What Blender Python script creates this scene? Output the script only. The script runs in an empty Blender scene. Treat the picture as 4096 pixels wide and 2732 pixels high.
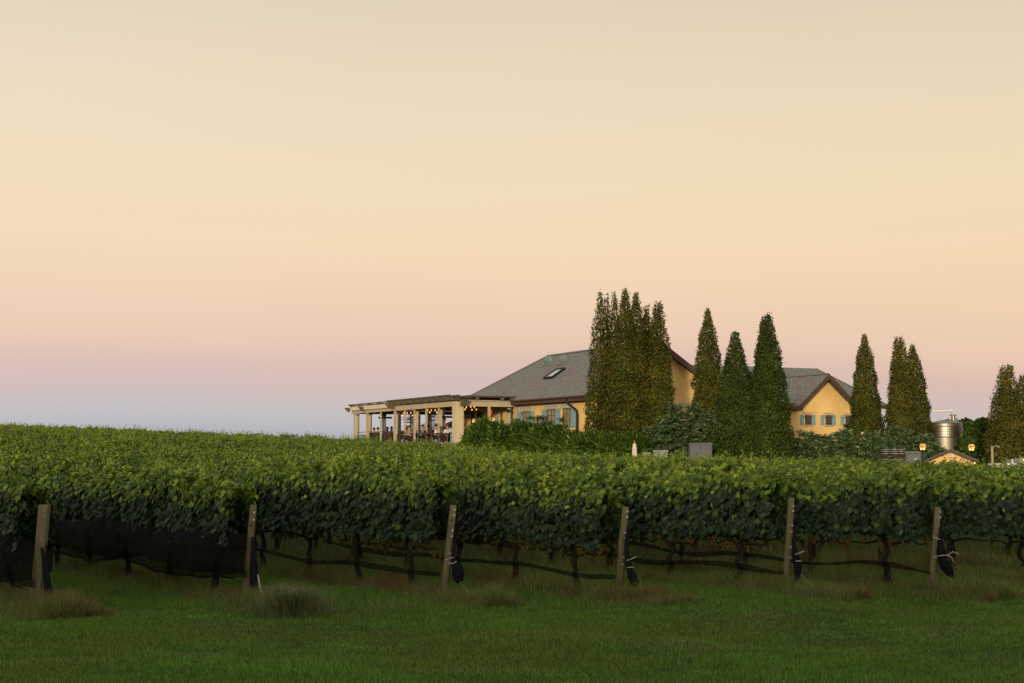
import bpy, math, random
import numpy as np
from mathutils import Vector, Matrix
random.seed(5)
R = np.random.RandomState(11)
sc = bpy.context.scene
C = sc.collection

# ------------------------------------------------------------------ camera
EYE = 2.55
F = 4096 * 50 / 36.0
PIT = math.atan((1805 - 1366) / F)
cd = bpy.data.cameras.new('camera'); cam = bpy.data.objects.new('camera', cd); C.objects.link(cam)
cd.lens = 50; cd.sensor_width = 36; cd.clip_end = 6000; cd.clip_start = 0.1
cam.location = (0, 0, EYE); cam.rotation_euler = (math.pi / 2 + PIT, 0, 0)
sc.camera = cam
sc.view_settings.view_transform = 'Standard'
sc.view_settings.look = 'None'
sc.view_settings.exposure = 0.0
sc.view_settings.gamma = 1.0


def lin(r, g, b):
    f = lambda c: (c / 255) / 12.92 if c <= 10 else (((c / 255) + 0.055) / 1.055) ** 2.4
    return (f(r), f(g), f(b), 1.0)


# ------------------------------------------------------------------ sky (dusk, belt of Venus opposite the sunset)
SUN_EL, SUN_AZ = 6.0, 14.0          # glow stands behind the camera, a little to the left
w = bpy.data.worlds.new('World'); sc.world = w; w.use_nodes = True
nt = w.node_tree; nt.nodes.clear()
nn = lambda t, **k: (lambda n: [setattr(n, a, b) for a, b in k.items()] and n or n)(nt.nodes.new(t))
out = nn('ShaderNodeOutputWorld'); bg = nn('ShaderNodeBackground'); bg2 = nn('ShaderNodeBackground'); add = nn('ShaderNodeAddShader')
tc = nn('ShaderNodeTexCoord'); sep = nn('ShaderNodeSeparateXYZ')
nt.links.new(tc.outputs['Generated'], sep.inputs[0])
noi = nn('ShaderNodeTexNoise'); noi.inputs['Scale'].default_value = 2.2; noi.inputs['Detail'].default_value = 2
mp = nn('ShaderNodeMapping'); mp.inputs['Scale'].default_value = (1, 1, 4.0)
nt.links.new(tc.outputs['Generated'], mp.inputs[0]); nt.links.new(mp.outputs[0], noi.inputs['Vector'])
m1 = nn('ShaderNodeMath', operation='MULTIPLY_ADD'); m1.inputs[1].default_value = 0.05; m1.inputs[2].default_value = -0.025
nt.links.new(noi.outputs['Fac'], m1.inputs[0])
m2 = nn('ShaderNodeMath', operation='ADD'); nt.links.new(sep.outputs['Z'], m2.inputs[0]); nt.links.new(m1.outputs[0], m2.inputs[1])
m2b = nn('ShaderNodeMath', operation='MULTIPLY_ADD'); m2b.inputs[1].default_value = 0.022
nt.links.new(sep.outputs['X'], m2b.inputs[0]); nt.links.new(m2.outputs[0], m2b.inputs[2])
ramp = nn('ShaderNodeValToRGB'); nt.links.new(m2b.outputs[0], ramp.inputs[0])
stops = [(0.000, (178, 180, 187)), (0.012, (192, 190, 194)), (0.025, (202, 192, 193)), (0.038, (212, 191, 189)),
         (0.056, (221, 193, 185)), (0.076, (233, 203, 183)), (0.102, (240, 211, 185)), (0.140, (244, 219, 188)),
         (0.195, (241, 222, 192)), (0.245, (235, 220, 194)), (0.310, (227, 212, 191)), (0.45, (216, 206, 194)),
         (0.70, (206, 204, 203)), (1.0, (198, 201, 207))]
el = ramp.color_ramp.elements
while len(el) < len(stops): el.new(0.5)
for e, (p, c) in zip(el, stops): e.position = p; e.color = lin(*c)
# slight golden drift towards the right-hand side of the sky
mixg = nn('ShaderNodeMix', data_type='RGBA', blend_type='MULTIPLY')
mr = nn('ShaderNodeMapRange'); mr.inputs['From Min'].default_value = -0.3; mr.inputs['From Max'].default_value = 0.4
nt.links.new(sep.outputs['X'], mr.inputs['Value']); nt.links.new(mr.outputs[0], mixg.inputs[0])
nt.links.new(ramp.outputs[0], mixg.inputs[6]); mixg.inputs[7].default_value = (1.0, 0.968, 0.905, 1)
nt.links.new(mixg.outputs[2], bg.inputs[0]); bg.inputs[1].default_value = 1.0
sky = nn('ShaderNodeTexSky', sky_type='NISHITA'); sky.sun_disc = False
sky.sun_elevation = math.radians(SUN_EL); sky.sun_rotation = math.radians(180 + SUN_AZ)
sky.dust_density = 3.0
nt.links.new(sky.outputs[0], bg2.inputs[0]); bg2.inputs[1].default_value = 0.05
# the western glow only: the anti-solar half of the sky is the ramp above
gl = nn('ShaderNodeMapRange', interpolation_type='SMOOTHSTEP'); gl.inputs['From Min'].default_value = 0.1; gl.inputs['From Max'].default_value = -0.7
gl.inputs['To Min'].default_value = 0.0; gl.inputs['To Max'].default_value = 0.05
nt.links.new(sep.outputs['Y'], gl.inputs['Value']); nt.links.new(gl.outputs[0], bg2.inputs[1])
nt.links.new(bg.outputs[0], add.inputs[0]); nt.links.new(bg2.outputs[0], add.inputs[1]); nt.links.new(add.outputs[0], out.inputs[0])

# low afterglow from behind the camera
ld = bpy.data.lights.new('sun', 'SUN'); ld.energy = 2.6; ld.color = (1.0, 0.80, 0.52); ld.angle = math.radians(3.0)
so = bpy.data.objects.new('sun', ld); C.objects.link(so)
a_, e_ = math.radians(SUN_AZ), math.radians(SUN_EL)
sdir = Vector((math.sin(a_) * math.cos(e_), math.cos(a_) * math.cos(e_), -math.sin(e_)))
so.rotation_euler = sdir.to_track_quat('-Z', 'Y').to_euler(); so.location = (-10, -30, 20)


# ------------------------------------------------------------------ pixel helpers (photo is 4096 x 2732)
cp, sp = math.cos(PIT), math.sin(PIT)
def ray(px, py):
    a = (px - 2048) / F; b = (1366 - py) / F
    return np.array([a, cp - b * sp, sp + b * cp])
def at(px, py, Y):
    d = ray(px, py); return d * (Y / d[1]) + np.array([0, 0, EYE])
def X_at(px, Y): return (px - 2048) / F * Y * 1.0
def Z_at(py, Y): return at(2048, py, Y)[2]

def sstep(x): x = np.clip(x, 0, 1); return x * x * (3 - 2 * x)

# building frame: e1 runs along the long wall towards the camera, e2 into the building
OX, OY = 0.39, 102.0
E1 = np.array([0.422, -0.9066]); E2 = np.array([0.9066, 0.422])
def bf(s, t, z=None):
    x = OX + s * E1[0] + t * E2[0]; y = OY + s * E1[1] + t * E2[1]
    return (x, y) if z is None else np.array([x, y, z])
def st(x, y):
    dx, dy = x - OX, y - OY
    return dx * E1[0] + dy * E1[1], dx * E2[0] + dy * E2[1]

def g(x, y):
    x = np.asarray(x, float); y = np.asarray(y, float)
    yy = np.minimum(y, 178.0)
    base = 0.0139 * np.maximum(yy - 25, 0) - 0.0282 * x * sstep((yy - 20) / 60) * np.where(y < 178, 1, 1)
    base = base + 0.05 * np.sin(x * 0.9 + 1) * np.sin(y * 0.7) * sstep((y - 12) / 8)
    base = base - (.34 * sstep((x + 7) / 9) + .22 * sstep((x - 5) / 15)) * sstep((y - 34) / 36)
    base = np.where(y > 178, base - 0.09 * (np.minimum(y, 420) - 178), base)
    base = np.where(np.abs(x) > 150, base * 0.5, base)
    base = base + np.where(y < -10, 0.0, 0)
    s, t = st(x, y)
    d = np.maximum(np.maximum((s - 11.5) / 11.0, (-3.2 - t) / 2.0), 0)
    d = np.maximum(d, (y - 165) / 40)
    k = sstep(1 - d)
    return base * (1 - k) + 2.7 * k

# value noise
_T = np.random.RandomState(3).rand(256, 256)
def vn(x, y):
    x = np.asarray(x, float); y = np.asarray(y, float)
    i = np.floor(x).astype(int); j = np.floor(y).astype(int)
    u = sstep(x - i); v = sstep(y - j)
    a = _T[i & 255, j & 255]; b = _T[(i + 1) & 255, j & 255]; c = _T[i & 255, (j + 1) & 255]; d = _T[(i + 1) & 255, (j + 1) & 255]
    return (a * (1 - u) + b * u) * (1 - v) + (c * (1 - u) + d * u) * v
def fbm(x, y): return 0.55 * vn(x, y) + 0.3 * vn(x * 2.1 + 7, y * 2.1) + 0.15 * vn(x * 4.3, y * 4.3 + 9)

# ------------------------------------------------------------------ materials
MATS = {}
def mat(name, col, rough=0.7, var=0.15, scale=6.0, metal=0.0, bump=0.0, emit=None, estr=0.0, spec=0.3, col2=None, stretch=(1, 1, 1)):
    if name in MATS: return MATS[name]
    m = bpy.data.materials.new(name); m.use_nodes = True; t = m.node_tree; b = t.nodes['Principled BSDF']
    b.inputs['Roughness'].default_value = rough; b.inputs['Metallic'].default_value = metal
    b.inputs['Specular IOR Level'].default_value = spec
    tcn = t.nodes.new('ShaderNodeTexCoord'); mpn = t.nodes.new('ShaderNodeMapping'); mpn.inputs['Scale'].default_value = stretch
    n = t.nodes.new('ShaderNodeTexNoise'); n.inputs['Scale'].default_value = scale; n.inputs['Detail'].default_value = 5
    t.links.new(tcn.outputs['Object'], mpn.inputs[0]); t.links.new(mpn.outputs[0], n.inputs['Vector'])
    r = t.nodes.new('ShaderNodeValToRGB'); r.color_ramp.elements[0].position = 0.3; r.color_ramp.elements[1].position = 0.72
    c2 = col2 or tuple(min(1, c * (1 + var)) for c in col[:3]); c1 = col if col2 else tuple(c * (1 - var) for c in col[:3])
    r.color_ramp.elements[0].color = (*c1[:3], 1); r.color_ramp.elements[1].color = (*c2[:3], 1)
    t.links.new(n.outputs['Fac'], r.inputs[0]); t.links.new(r.outputs[0], b.inputs['Base Color'])
    if bump:
        bn = t.nodes.new('ShaderNodeBump'); bn.inputs['Strength'].default_value = bump; bn.inputs['Distance'].default_value = 0.02
        t.links.new(n.outputs['Fac'], bn.inputs['Height']); t.links.new(bn.outputs[0], b.inputs['Normal'])
    if emit:
        b.inputs['Emission Color'].default_value = (*emit, 1); b.inputs['Emission Strength'].default_value = estr
    MATS[name] = m
    return m

def leafmat(name, rough=0.5, trans=0.25, spec=0.35, tint=(1.15, 1.2, 0.5)):
    m = bpy.data.materials.new(name); m.use_nodes = True; t = m.node_tree; b = t.nodes['Principled BSDF']
    at_ = t.nodes.new('ShaderNodeAttribute'); at_.attribute_name = 'Col'
    t.links.new(at_.outputs['Color'], b.inputs['Base Color']); b.inputs['Roughness'].default_value = rough
    b.inputs['Specular IOR Level'].default_value = spec
    tr = t.nodes.new('ShaderNodeBsdfTranslucent'); mx = t.nodes.new('ShaderNodeMix'); mx.data_type = 'RGBA'; mx.blend_type = 'MULTIPLY'
    mx.inputs[0].default_value = 1; mx.inputs[7].default_value = (*tint, 1)
    t.links.new(at_.outputs['Color'], mx.inputs[6]); t.links.new(mx.outputs[2], tr.inputs[0])
    ms = t.nodes.new('ShaderNodeMixShader'); ms.inputs[0].default_value = trans
    t.links.new(b.outputs[0], ms.inputs[1]); t.links.new(tr.outputs[0], ms.inputs[2])
    t.links.new(ms.outputs[0], t.nodes['Material Output'].inputs[0])
    return m

def netmat(name, alpha):
    m = bpy.data.materials.new(name); m.use_nodes = True; t = m.node_tree; b = t.nodes['Principled BSDF']
    b.inputs['Base Color'].default_value = (0.004, 0.0042, 0.005, 1); b.inputs['Roughness'].default_value = 0.8; b.inputs['Specular IOR Level'].default_value = 0.1
    n = t.nodes.new('ShaderNodeTexNoise'); n.inputs['Scale'].default_value = 5; n.inputs['Detail'].default_value = 6
    tcn = t.nodes.new('ShaderNodeTexCoord'); t.links.new(tcn.outputs['Object'], n.inputs['Vector'])
    mr_ = t.nodes.new('ShaderNodeMapRange'); mr_.inputs['To Min'].default_value = alpha - 0.3; mr_.inputs['To Max'].default_value = min(1.0, alpha + 0.3)
    t.links.new(n.outputs['Fac'], mr_.inputs[0])
    tr = t.nodes.new('ShaderNodeBsdfTransparent'); ms = t.nodes.new('ShaderNodeMixShader')
    t.links.new(mr_.outputs[0], ms.inputs[0]); t.links.new(tr.outputs[0], ms.inputs[1]); t.links.new(b.outputs[0], ms.inputs[2])
    t.links.new(ms.outputs[0], t.nodes['Material Output'].inputs[0])
    return m

M_vine = leafmat('vine_leaf', 0.55, 0.28, 0.25)
M_conif = leafmat('conifer_leaf', 0.7, 0.12, 0.15)
M_grass = leafmat('grass_blade', 0.65, 0.25, 0.15)
M_bark = mat('vine_bark', (0.018, 0.013, 0.010), 0.95, 0.5, 25, bump=1.0)
M_trunk = mat('tree_bark', (0.07, 0.05, 0.035), 0.95, 0.4, 12, bump=0.8)
M_post = mat('weathered_post', (0.085, 0.08, 0.045), 0.9, 0.35, 9, bump=0.6, stretch=(4, 4, 0.35), col2=(0.17, 0.15, 0.095))
M_postb = mat('mossy_post', (0.065, 0.065, 0.03), 0.9, 0.35, 9, bump=0.6, stretch=(4, 4, 0.35), col2=(0.14, 0.125, 0.07))
M_zinc = mat('galvanised', (0.42, 0.42, 0.44), 0.45, 0.2, 30, metal=0.4)
M_cord = mat('white_cord', (0.55, 0.55, 0.52), 0.8, 0.1)
M_stencil = mat('stencil_paint', (0.012, 0.012, 0.012), 0.9, 0.2)
M_net = netmat('bird_netting', 0.72)
M_netroll = netmat('rolled_netting', 0.5)
M_netbag = mat('bundled_netting', (0.010, 0.011, 0.016), 0.95, 0.4, 30, bump=1.0, spec=0.05)
M_grape = mat('ripe_grape', (0.055, 0.052, 0.010), 0.55, 0.4, 40, col2=(0.115, 0.085, 0.014))
M_stucco = mat('ochre_stucco', (0.66, 0.435, 0.165), 0.9, 0.05, 0.9, bump=0.15, col2=(0.84, 0.60, 0.255), stretch=(1, 1, .45))
M_stuccob = mat('cream_stucco', (0.50, 0.43, 0.29), 0.9, 0.08, 6, bump=0.5, col2=(0.60, 0.52, 0.36))
M_tan = mat('tan_painted_wood', (0.43, 0.35, 0.225), 0.7, 0.07, 3, col2=(0.50, 0.41, 0.27))
M_tanl = mat('pale_screen_roll', (0.58, 0.54, 0.46), 0.7, 0.06, 3)
M_raft = mat('weathered_rafter', (0.07, 0.062, 0.045), 0.9, 0.35, 5, bump=0.5, col2=(0.14, 0.12, 0.085))
M_ceil = mat('dark_ceiling_wood', (0.055, 0.035, 0.025), 0.8, 0.3, 6)
M_fascia = mat('brown_fascia', (0.075, 0.045, 0.036), 0.7, 0.15, 3)
M_stone = mat('grey_stone', (0.30, 0.285, 0.24), 0.9, 0.25, 5, bump=0.6)
M_lintel = mat('lintel_stone', (0.42, 0.41, 0.36), 0.85, 0.12, 6)
M_lintelb = mat('sandy_lintel', (0.50, 0.36, 0.22), 0.85, 0.12, 6)
M_shut = mat('blue_shutter_paint', (0.17, 0.31, 0.37), 0.6, 0.1, 6, col2=(0.21, 0.36, 0.42))
M_frame = mat('window_frame_wood', (0.10, 0.075, 0.055), 0.7, 0.2)
M_iron = mat('black_iron', (0.018, 0.017, 0.017), 0.5, 0.2, metal=0.3)
M_copper = mat('copper_patina', (0.10, 0.19, 0.155), 0.6, 0.15, 4, metal=0.1, col2=(0.15, 0.25, 0.21))
M_lead = mat('grey_lead', (0.17, 0.205, 0.205), 0.55, 0.15, 4, metal=0.2)
M_chair = mat('dark_wicker', (0.05, 0.028, 0.02), 0.8, 0.4, 40)
M_table = mat('table_wood', (0.14, 0.085, 0.05), 0.6, 0.3, 10)
M_umb = mat('grey_canvas', (0.42, 0.45, 0.47), 0.85, 0.05)
M_white = mat('white_plastic', (0.72, 0.74, 0.74), 0.5, 0.05)
M_canvas = mat('cream_canvas', (0.62, 0.54, 0.46), 0.9, 0.1, 8)
M_steel_dk = mat('grey_cabinet_paint', (0.085, 0.10, 0.115), 0.5, 0.08)
M_steel_b = mat('pale_cabinet_paint', (0.20, 0.24, 0.25), 0.5, 0.08)
M_cont = mat('slate_blue_container', (0.125, 0.15, 0.175), 0.55, 0.12, 3)
M_oak = mat('dark_oak', (0.030, 0.021, 0.017), 0.75, 0.4, 10, stretch=(6, 6, 0.6))
M_hoop = mat('barrel_hoop', (0.30, 0.31, 0.32), 0.4, 0.15, 10, metal=0.5)
M_ridge = mat('ridge_slate', (0.12, 0.125, 0.12), 0.8, 0.2, 8)
M_glow = mat('lamp_glow', (0.5, 0.3, 0.1), 0.4, 0.0, emit=(1.0, 0.52, 0.10), estr=0.6)
M_flame = mat('lamp_flame', (1, 0.8, 0.4), 0.5, 0.0, emit=(1.0, 0.66, 0.18), estr=2.2)
M_bulb = mat('chandelier_bulb', (1, 0.6, 0.3), 0.5, 0.0, emit=(1.0, 0.44, 0.11), estr=1.4)
M_red = mat('red_lit_panel', (0.6, 0.06, 0.03), 0.5, 0.2, 3, emit=(1.0, 0.09, 0.03), estr=0.55)
M_skin = mat('skin', (0.42, 0.25, 0.18), 0.6, 0.05)
M_woodpole = mat('pale_pole', (0.30, 0.25, 0.18), 0.9, 0.25, 8, stretch=(4, 4, 0.4))
M_hutroof = mat('brown_tiles', (0.14, 0.115, 0.105), 0.85, 0.3, 12)


def glass(name, col, rough=0.08):
    m = mat(name, col, rough, 0.35, 1.6, spec=0.7); return m
M_glassd = glass('dark_pane', (0.035, 0.032, 0.03))
M_glassw = mat('lit_room_pane', (0.16, 0.12, 0.06), 0.1, 0.5, 2.0, spec=0.6, emit=(0.9, 0.6, 0.2), estr=0.10)
M_skyl = glass('skylight_pane', (0.30, 0.35, 0.38), 0.12)

def steelmat():
    m = bpy.data.materials.new('brushed_steel'); m.use_nodes = True; t = m.node_tree; b = t.nodes['Principled BSDF']
    b.inputs['Base Color'].default_value = (0.17, 0.158, 0.14, 1); b.inputs['Metallic'].default_value = 1; b.inputs['Roughness'].default_value = 0.3
    b.inputs['Anisotropic'].default_value = 0.85
    tg = t.nodes.new('ShaderNodeTangent'); tg.direction_type = 'RADIAL'; tg.axis = 'Z'; t.links.new(tg.outputs[0], b.inputs['Tangent'])
    return m
M_steel = steelmat()
def quiltmat():
    m = bpy.data.materials.new('dimpled_steel'); m.use_nodes = True; t = m.node_tree; b = t.nodes['Principled BSDF']
    b.inputs['Base Color'].default_value = (0.17, 0.158, 0.14, 1); b.inputs['Metallic'].default_value = 1; b.inputs['Roughness'].default_value = 0.32; b.inputs['Anisotropic'].default_value = 0.7
    tg = t.nodes.new('ShaderNodeTangent'); tg.direction_type = 'RADIAL'; tg.axis = 'Z'; t.links.new(tg.outputs[0], b.inputs['Tangent'])
    uv = t.nodes.new('ShaderNodeUVMap'); v = t.nodes.new('ShaderNodeTexVoronoi'); v.inputs['Scale'].default_value = 1; v.inputs['Randomness'].default_value = 0.15
    t.links.new(uv.outputs[0], v.inputs['Vector'])
    bn = t.nodes.new('ShaderNodeBump'); bn.inputs['Strength'].default_value = 0.3; bn.inputs['Distance'].default_value = 0.03
    t.links.new(v.outputs['Distance'], bn.inputs['Height']); t.links.new(bn.outputs[0], b.inputs['Normal'])
    return m
M_quilt = quiltmat()

def slatemat():
    m = bpy.data.materials.new('roof_slate'); m.use_nodes = True; t = m.node_tree; b = t.nodes['Principled BSDF']
    b.inputs['Roughness'].default_value = 0.65; b.inputs['Specular IOR Level'].default_value = 0.3
    uv = t.nodes.new('ShaderNodeUVMap'); br = t.nodes.new('ShaderNodeTexBrick')
    br.inputs['Scale'].default_value = 1; br.inputs['Brick Width'].default_value = 0.55; br.inputs['Row Height'].default_value = 0.30
    br.inputs['Mortar Size'].default_value = 0.034; br.inputs['Mortar'].default_value = (0.11, 0.11, 0.105, 1)
    br.inputs['Color1'].default_value = (0, 0, 0, 1); br.inputs['Color2'].default_value = (1, 1, 1, 1); br.inputs['Bias'].default_value = 0
    t.links.new(uv.outputs[0], br.inputs['Vector'])
    r = t.nodes.new('ShaderNodeValToRGB'); r.color_ramp.interpolation = 'LINEAR'
    es = r.color_ramp.elements
    for _ in range(3): es.new(0.5)
    for e, (p, c) in zip(es, [(0, (0.105, 0.14, 0.122)), (0.3, (0.165, 0.19, 0.165)), (0.5, (0.19, 0.185, 0.165)), (0.72, (0.175, 0.13, 0.118)), (1, (0.205, 0.20, 0.18))]):
        e.position = p; e.color = (*c, 1)
    n = t.nodes.new('ShaderNodeTexNoise'); n.inputs['Scale'].default_value = 0.55; n.inputs['Detail'].default_value = 4
    t.links.new(uv.outputs[0], n.inputs['Vector'])
    ma = t.nodes.new('ShaderNodeMath'); ma.operation = 'MULTIPLY_ADD'; ma.inputs[1].default_value = 0.55
    t.links.new(br.outputs['Color'], ma.inputs[0]); 
    ma2 = t.nodes.new('ShaderNodeMath'); ma2.operation = 'MULTIPLY_ADD'; ma2.inputs[1].default_value = 1.5; ma2.inputs[2].default_value = -0.52
    t.links.new(n.outputs['Fac'], ma2.inputs[0]); t.links.new(ma2.outputs[0], ma.inputs[2]); t.links.new(ma.outputs[0], r.inputs[0])
    mx = t.nodes.new('ShaderNodeMix'); mx.data_type = 'RGBA'; t.links.new(br.outputs['Fac'], mx.inputs[0])
    t.links.new(r.outputs[0], mx.inputs[6]); mx.inputs[7].default_value = (0.095, 0.095, 0.09, 1)
    t.links.new(mx.outputs[2], b.inputs['Base Color'])
    bn = t.nodes.new('ShaderNodeBump'); bn.inputs['Strength'].default_value = 0.6; bn.inputs['Distance'].default_value = 0.02; bn.invert = True
    t.links.new(br.outputs['Fac'], bn.inputs['Height']); t.links.new(bn.outputs[0], b.inputs['Normal'])
    return m
M_slate = slatemat()

def groundmat():
    m = bpy.data.materials.new('turf_soil'); m.use_nodes = True; t = m.node_tree; b = t.nodes['Principled BSDF']
    b.inputs['Roughness'].default_value = 1; b.inputs['Specular IOR Level'].default_value = 0.05
    tcn = t.nodes.new('ShaderNodeTexCoord')
    n = t.nodes.new('ShaderNodeTexNoise'); n.inputs['Scale'].default_value = 0.7; n.inputs['Detail'].default_value = 8; n.inputs['Roughness'].default_value = 0.65
    t.links.new(tcn.outputs['Object'], n.inputs['Vector'])
    r = t.nodes.new('ShaderNodeValToRGB'); es = r.color_ramp.elements; es.new(0.5)
    for e, (p, c) in zip(es, [(0.3, (0.022, 0.036, 0.009)), (0.5, (0.03, 0.045, 0.012)), (0.72, (0.055, 0.05, 0.022))]):
        e.position = p; e.color = (*c, 1)
    t.links.new(n.outputs['Fac'], r.inputs[0]); t.links.new(r.outputs[0], b.inputs['Base Color'])
    return m
M_ground = groundmat()

# ------------------------------------------------------------------ mesh helpers
def mkmesh(name, V, Fs, m, col=None, smooth=False):
    V = np.asarray(V, np.float32); me = bpy.data.meshes.new(name)
    me.vertices.add(len(V)); me.vertices.foreach_set('co', V.ravel())
    Fs = [np.asarray(f, np.int32) for f in (Fs if isinstance(Fs, list) else [Fs]) if len(f)]
    li = np.concatenate([f.ravel() for f in Fs]); tot = np.concatenate([np.full(len(f), f.shape[1], np.int32) for f in Fs])
    start = np.concatenate([[0], np.cumsum(tot)[:-1]]).astype(np.int32)
    me.loops.add(len(li)); me.loops.foreach_set('vertex_index', li)
    me.polygons.add(len(tot)); me.polygons.foreach_set('loop_start', start); me.polygons.foreach_set('loop_total', tot)
    if smooth: me.polygons.foreach_set('use_smooth', np.ones(len(tot), bool))
    if col is not None:
        a = me.attributes.new('Col', 'FLOAT_COLOR', 'POINT')
        a.data.foreach_set('color', np.concatenate([col, np.ones((len(col), 1))], 1).astype(np.float32).ravel())
    me.materials.append(m); me.update(calc_edges=True); me.validate()
    return me

def link(name, data, parent=None):
    o = bpy.data.objects.new(name, data); C.objects.link(o)
    if parent is not None:
        o.parent = parent
        if parent.parent is None and parent.type == 'EMPTY': o.matrix_parent_inverse = parent.matrix_basis.inverted()
    return o

def tag(o, label=None, cat=None, group=None, kind=None):
    if label: o['label'] = label
    if cat: o['category'] = cat
    if group: o['group'] = group
    if kind: o['kind'] = kind
    return o

def thing(name, label, cat, loc, group=None, rz=0.0):
    o = bpy.data.objects.new(name, None); C.objects.link(o); o.empty_display_size = 0.2
    o.location = [float(v) for v in loc]; o.rotation_euler = (0, 0, rz)
    return tag(o, label, cat, group)

def copy_tree(o, parent=None):
    c = o.copy(); C.objects.link(c)
    if parent is not None: c.parent = parent
    for ch in list(o.children): copy_tree(ch, c)
    return c

class MB:
    """collects solids; build() links them as ONE mesh object"""
    def __init__(s): s.v = []; s.f = []; s.uv = {}
    def add(s, V, Fc):
        b = len(s.v); s.v += [tuple(map(float, p)) for p in V]; s.f += [tuple(i + b for i in f) for f in Fc]; return s
    def hexa(s, P):   # 8 corners: 4 bottom ccw, 4 top ccw
        return s.add(P, [(3, 2, 1, 0), (4, 5, 6, 7), (0, 1, 5, 4), (1, 2, 6, 5), (2, 3, 7, 6), (3, 0, 4, 7)])
    def box(s, c, d, rot=None):
        x, y, z = [k / 2 for k in d]
        P = [(-x, -y, -z), (x, -y, -z), (x, y, -z), (-x, y, -z), (-x, -y, z), (x, -y, z), (x, y, z), (-x, y, z)]
        if rot is not None: P = [rot @ Vector(p) for p in P]
        return s.hexa([(p[0] + c[0], p[1] + c[1], p[2] + c[2]) for p in P])
    def bb(s, s0, s1, t0, t1, z0, z1):     # box in the building frame
        return s.hexa([bf(*p) for p in [(s0, t0, z0), (s0, t1, z0), (s1, t1, z0), (s1, t0, z0), (s0, t0, z1), (s0, t1, z1), (s1, t1, z1), (s1, t0, z1)]])
    def tube(s, pts, rad, n=8, cap=True):
        pts = [Vector(p) for p in pts]; k = len(pts)
        rad = [rad] * k if isinstance(rad, (int, float)) else rad
        V = []; up = Vector((0, 0, 1)); prev = None
        for i, p in enumerate(pts):
            d = (pts[min(i + 1, k - 1)] - pts[max(i - 1, 0)]).normalized()
            a = (Vector((1, 0, 0)) if abs(d.z) > 0.9 else up) if prev is None else prev
            x = (a - d * a.dot(d)).normalized(); prev = x; y = d.cross(x)
            V += [p + (x * math.cos(2 * math.pi * j / n) + y * math.sin(2 * math.pi * j / n)) * rad[i] for j in range(n)]
        Fc = [(i * n + j, i * n + (j + 1) % n, (i + 1) * n + (j + 1) % n, (i + 1) * n + j) for i in range(k - 1) for j in range(n)]
        if cap: Fc += [tuple(range(n))[::-1], tuple((k - 1) * n + j for j in range(n))]
        return s.add(V, Fc)
    def lathe(s, prof, c=(0, 0, 0), n=16, ph=0.0, sx=1, sy=1):
        V = [(c[0] + r * sx * math.cos(2 * math.pi * j / n + ph), c[1] + r * sy * math.sin(2 * math.pi * j / n + ph), c[2] + z) for r, z in prof for j in range(n)]
        k = len(prof)
        Fc = [(i * n + j, i * n + (j + 1) % n, (i + 1) * n + (j + 1) % n, (i + 1) * n + j) for i in range(k - 1) for j in range(n)]
        Fc += [tuple(range(n))[::-1], tuple((k - 1) * n + j for j in range(n))]
        return s.add(V, Fc)
    def ball(s, c, r, n=10, sx=1, sy=1, sz=1):
        k = 6
        return s.lathe([(max(1e-3, r * math.sin(math.pi * i / k)), -r * sz * math.cos(math.pi * i / k)) for i in range(k + 1)], c, n, 0, sx, sy)
    def prism(s, poly, d):
        d = Vector(d); n = len(poly); P = [Vector(p) for p in poly]
        return s.add(P + [p + d for p in P], [tuple(range(n))[::-1], tuple(range(n, 2 * n))] + [(i, (i + 1) % n, n + (i + 1) % n, n + i) for i in range(n)])
    def mesh(s, name, m, smooth=False):
        me = bpy.data.meshes.new(name); me.from_pydata(s.v, [], s.f); me.materials.append(m)
        if smooth: me.polygons.foreach_set('use_smooth', [True] * len(me.polygons))
        me.update(); return me
    def build(s, name, m, parent=None, smooth=False):
        return link(name, s.mesh(name, m, smooth), parent)

def norm(a): return a / np.maximum(np.linalg.norm(a, axis=-1, keepdims=True), 1e-9)

# leaf templates: (verts, faces)
T_grape = (np.array([(0, .36, .07), (0, 0, 0), (.28, -.12, -.05), (.5, .12, -.06), (.38, .3, 0), (.52, .55, -.07), (.22, .64, .0), (0, 1.0, -.12),
                     (-.22, .64, .0), (-.52, .55, -.07), (-.38, .3, 0), (-.5, .12, -.06), (-.28, -.12, -.05)]),
           np.array([(0, i, i + 1 if i < 12 else 1) for i in range(1, 13)]))
T_quad = (np.array([(0, 0, 0), (.45, .45, -.06), (0, 1, -.05), (-.45, .45, -.06)]), np.array([(0, 1, 2), (0, 2, 3)]))
T_tuft = (np.array([(0, 0, 0), (.42, .35, .1), (.3, .8, -.1), (0, 1, .05), (-.35, .75, .1), (-.42, .3, -.1)]), np.array([(0, 1, 2, 3), (0, 3, 4, 5)]))
T_spray = (np.array([(0, 0, 0), (.10, .3, 0), (.24, .52, .03), (.09, .62, 0), (0, 1, 0), (-.09, .7, 0), (-.22, .62, .03), (-.09, .4, 0)]), np.array([(0, 1, 3, 4), (1, 2, 3, 3), (0, 4, 5, 7), (5, 6, 7, 7)]))
T_plume = (np.array([(0, 0, 0), (.09, .25, .02), (.16, .45, .0), (.07, .55, .02), (.12, .75, 0), (0, 1, 0), (-.1, .8, 0), (-.06, .6, .02), (-.16, .5, 0), (-.08, .3, .02)]), np.array([(0, 1, 9), (1, 3, 9), (1, 2, 3), (3, 7, 9), (7, 8, 9), (3, 5, 7), (3, 4, 5), (5, 6, 7)]))
T_plume[0][:, 0] *= .55
T_spray = (T_spray[0], np.array([(0, 1, 3), (1, 2, 3), (0, 3, 4), (0, 4, 5), (0, 5, 7), (5, 6, 7)]))
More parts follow.
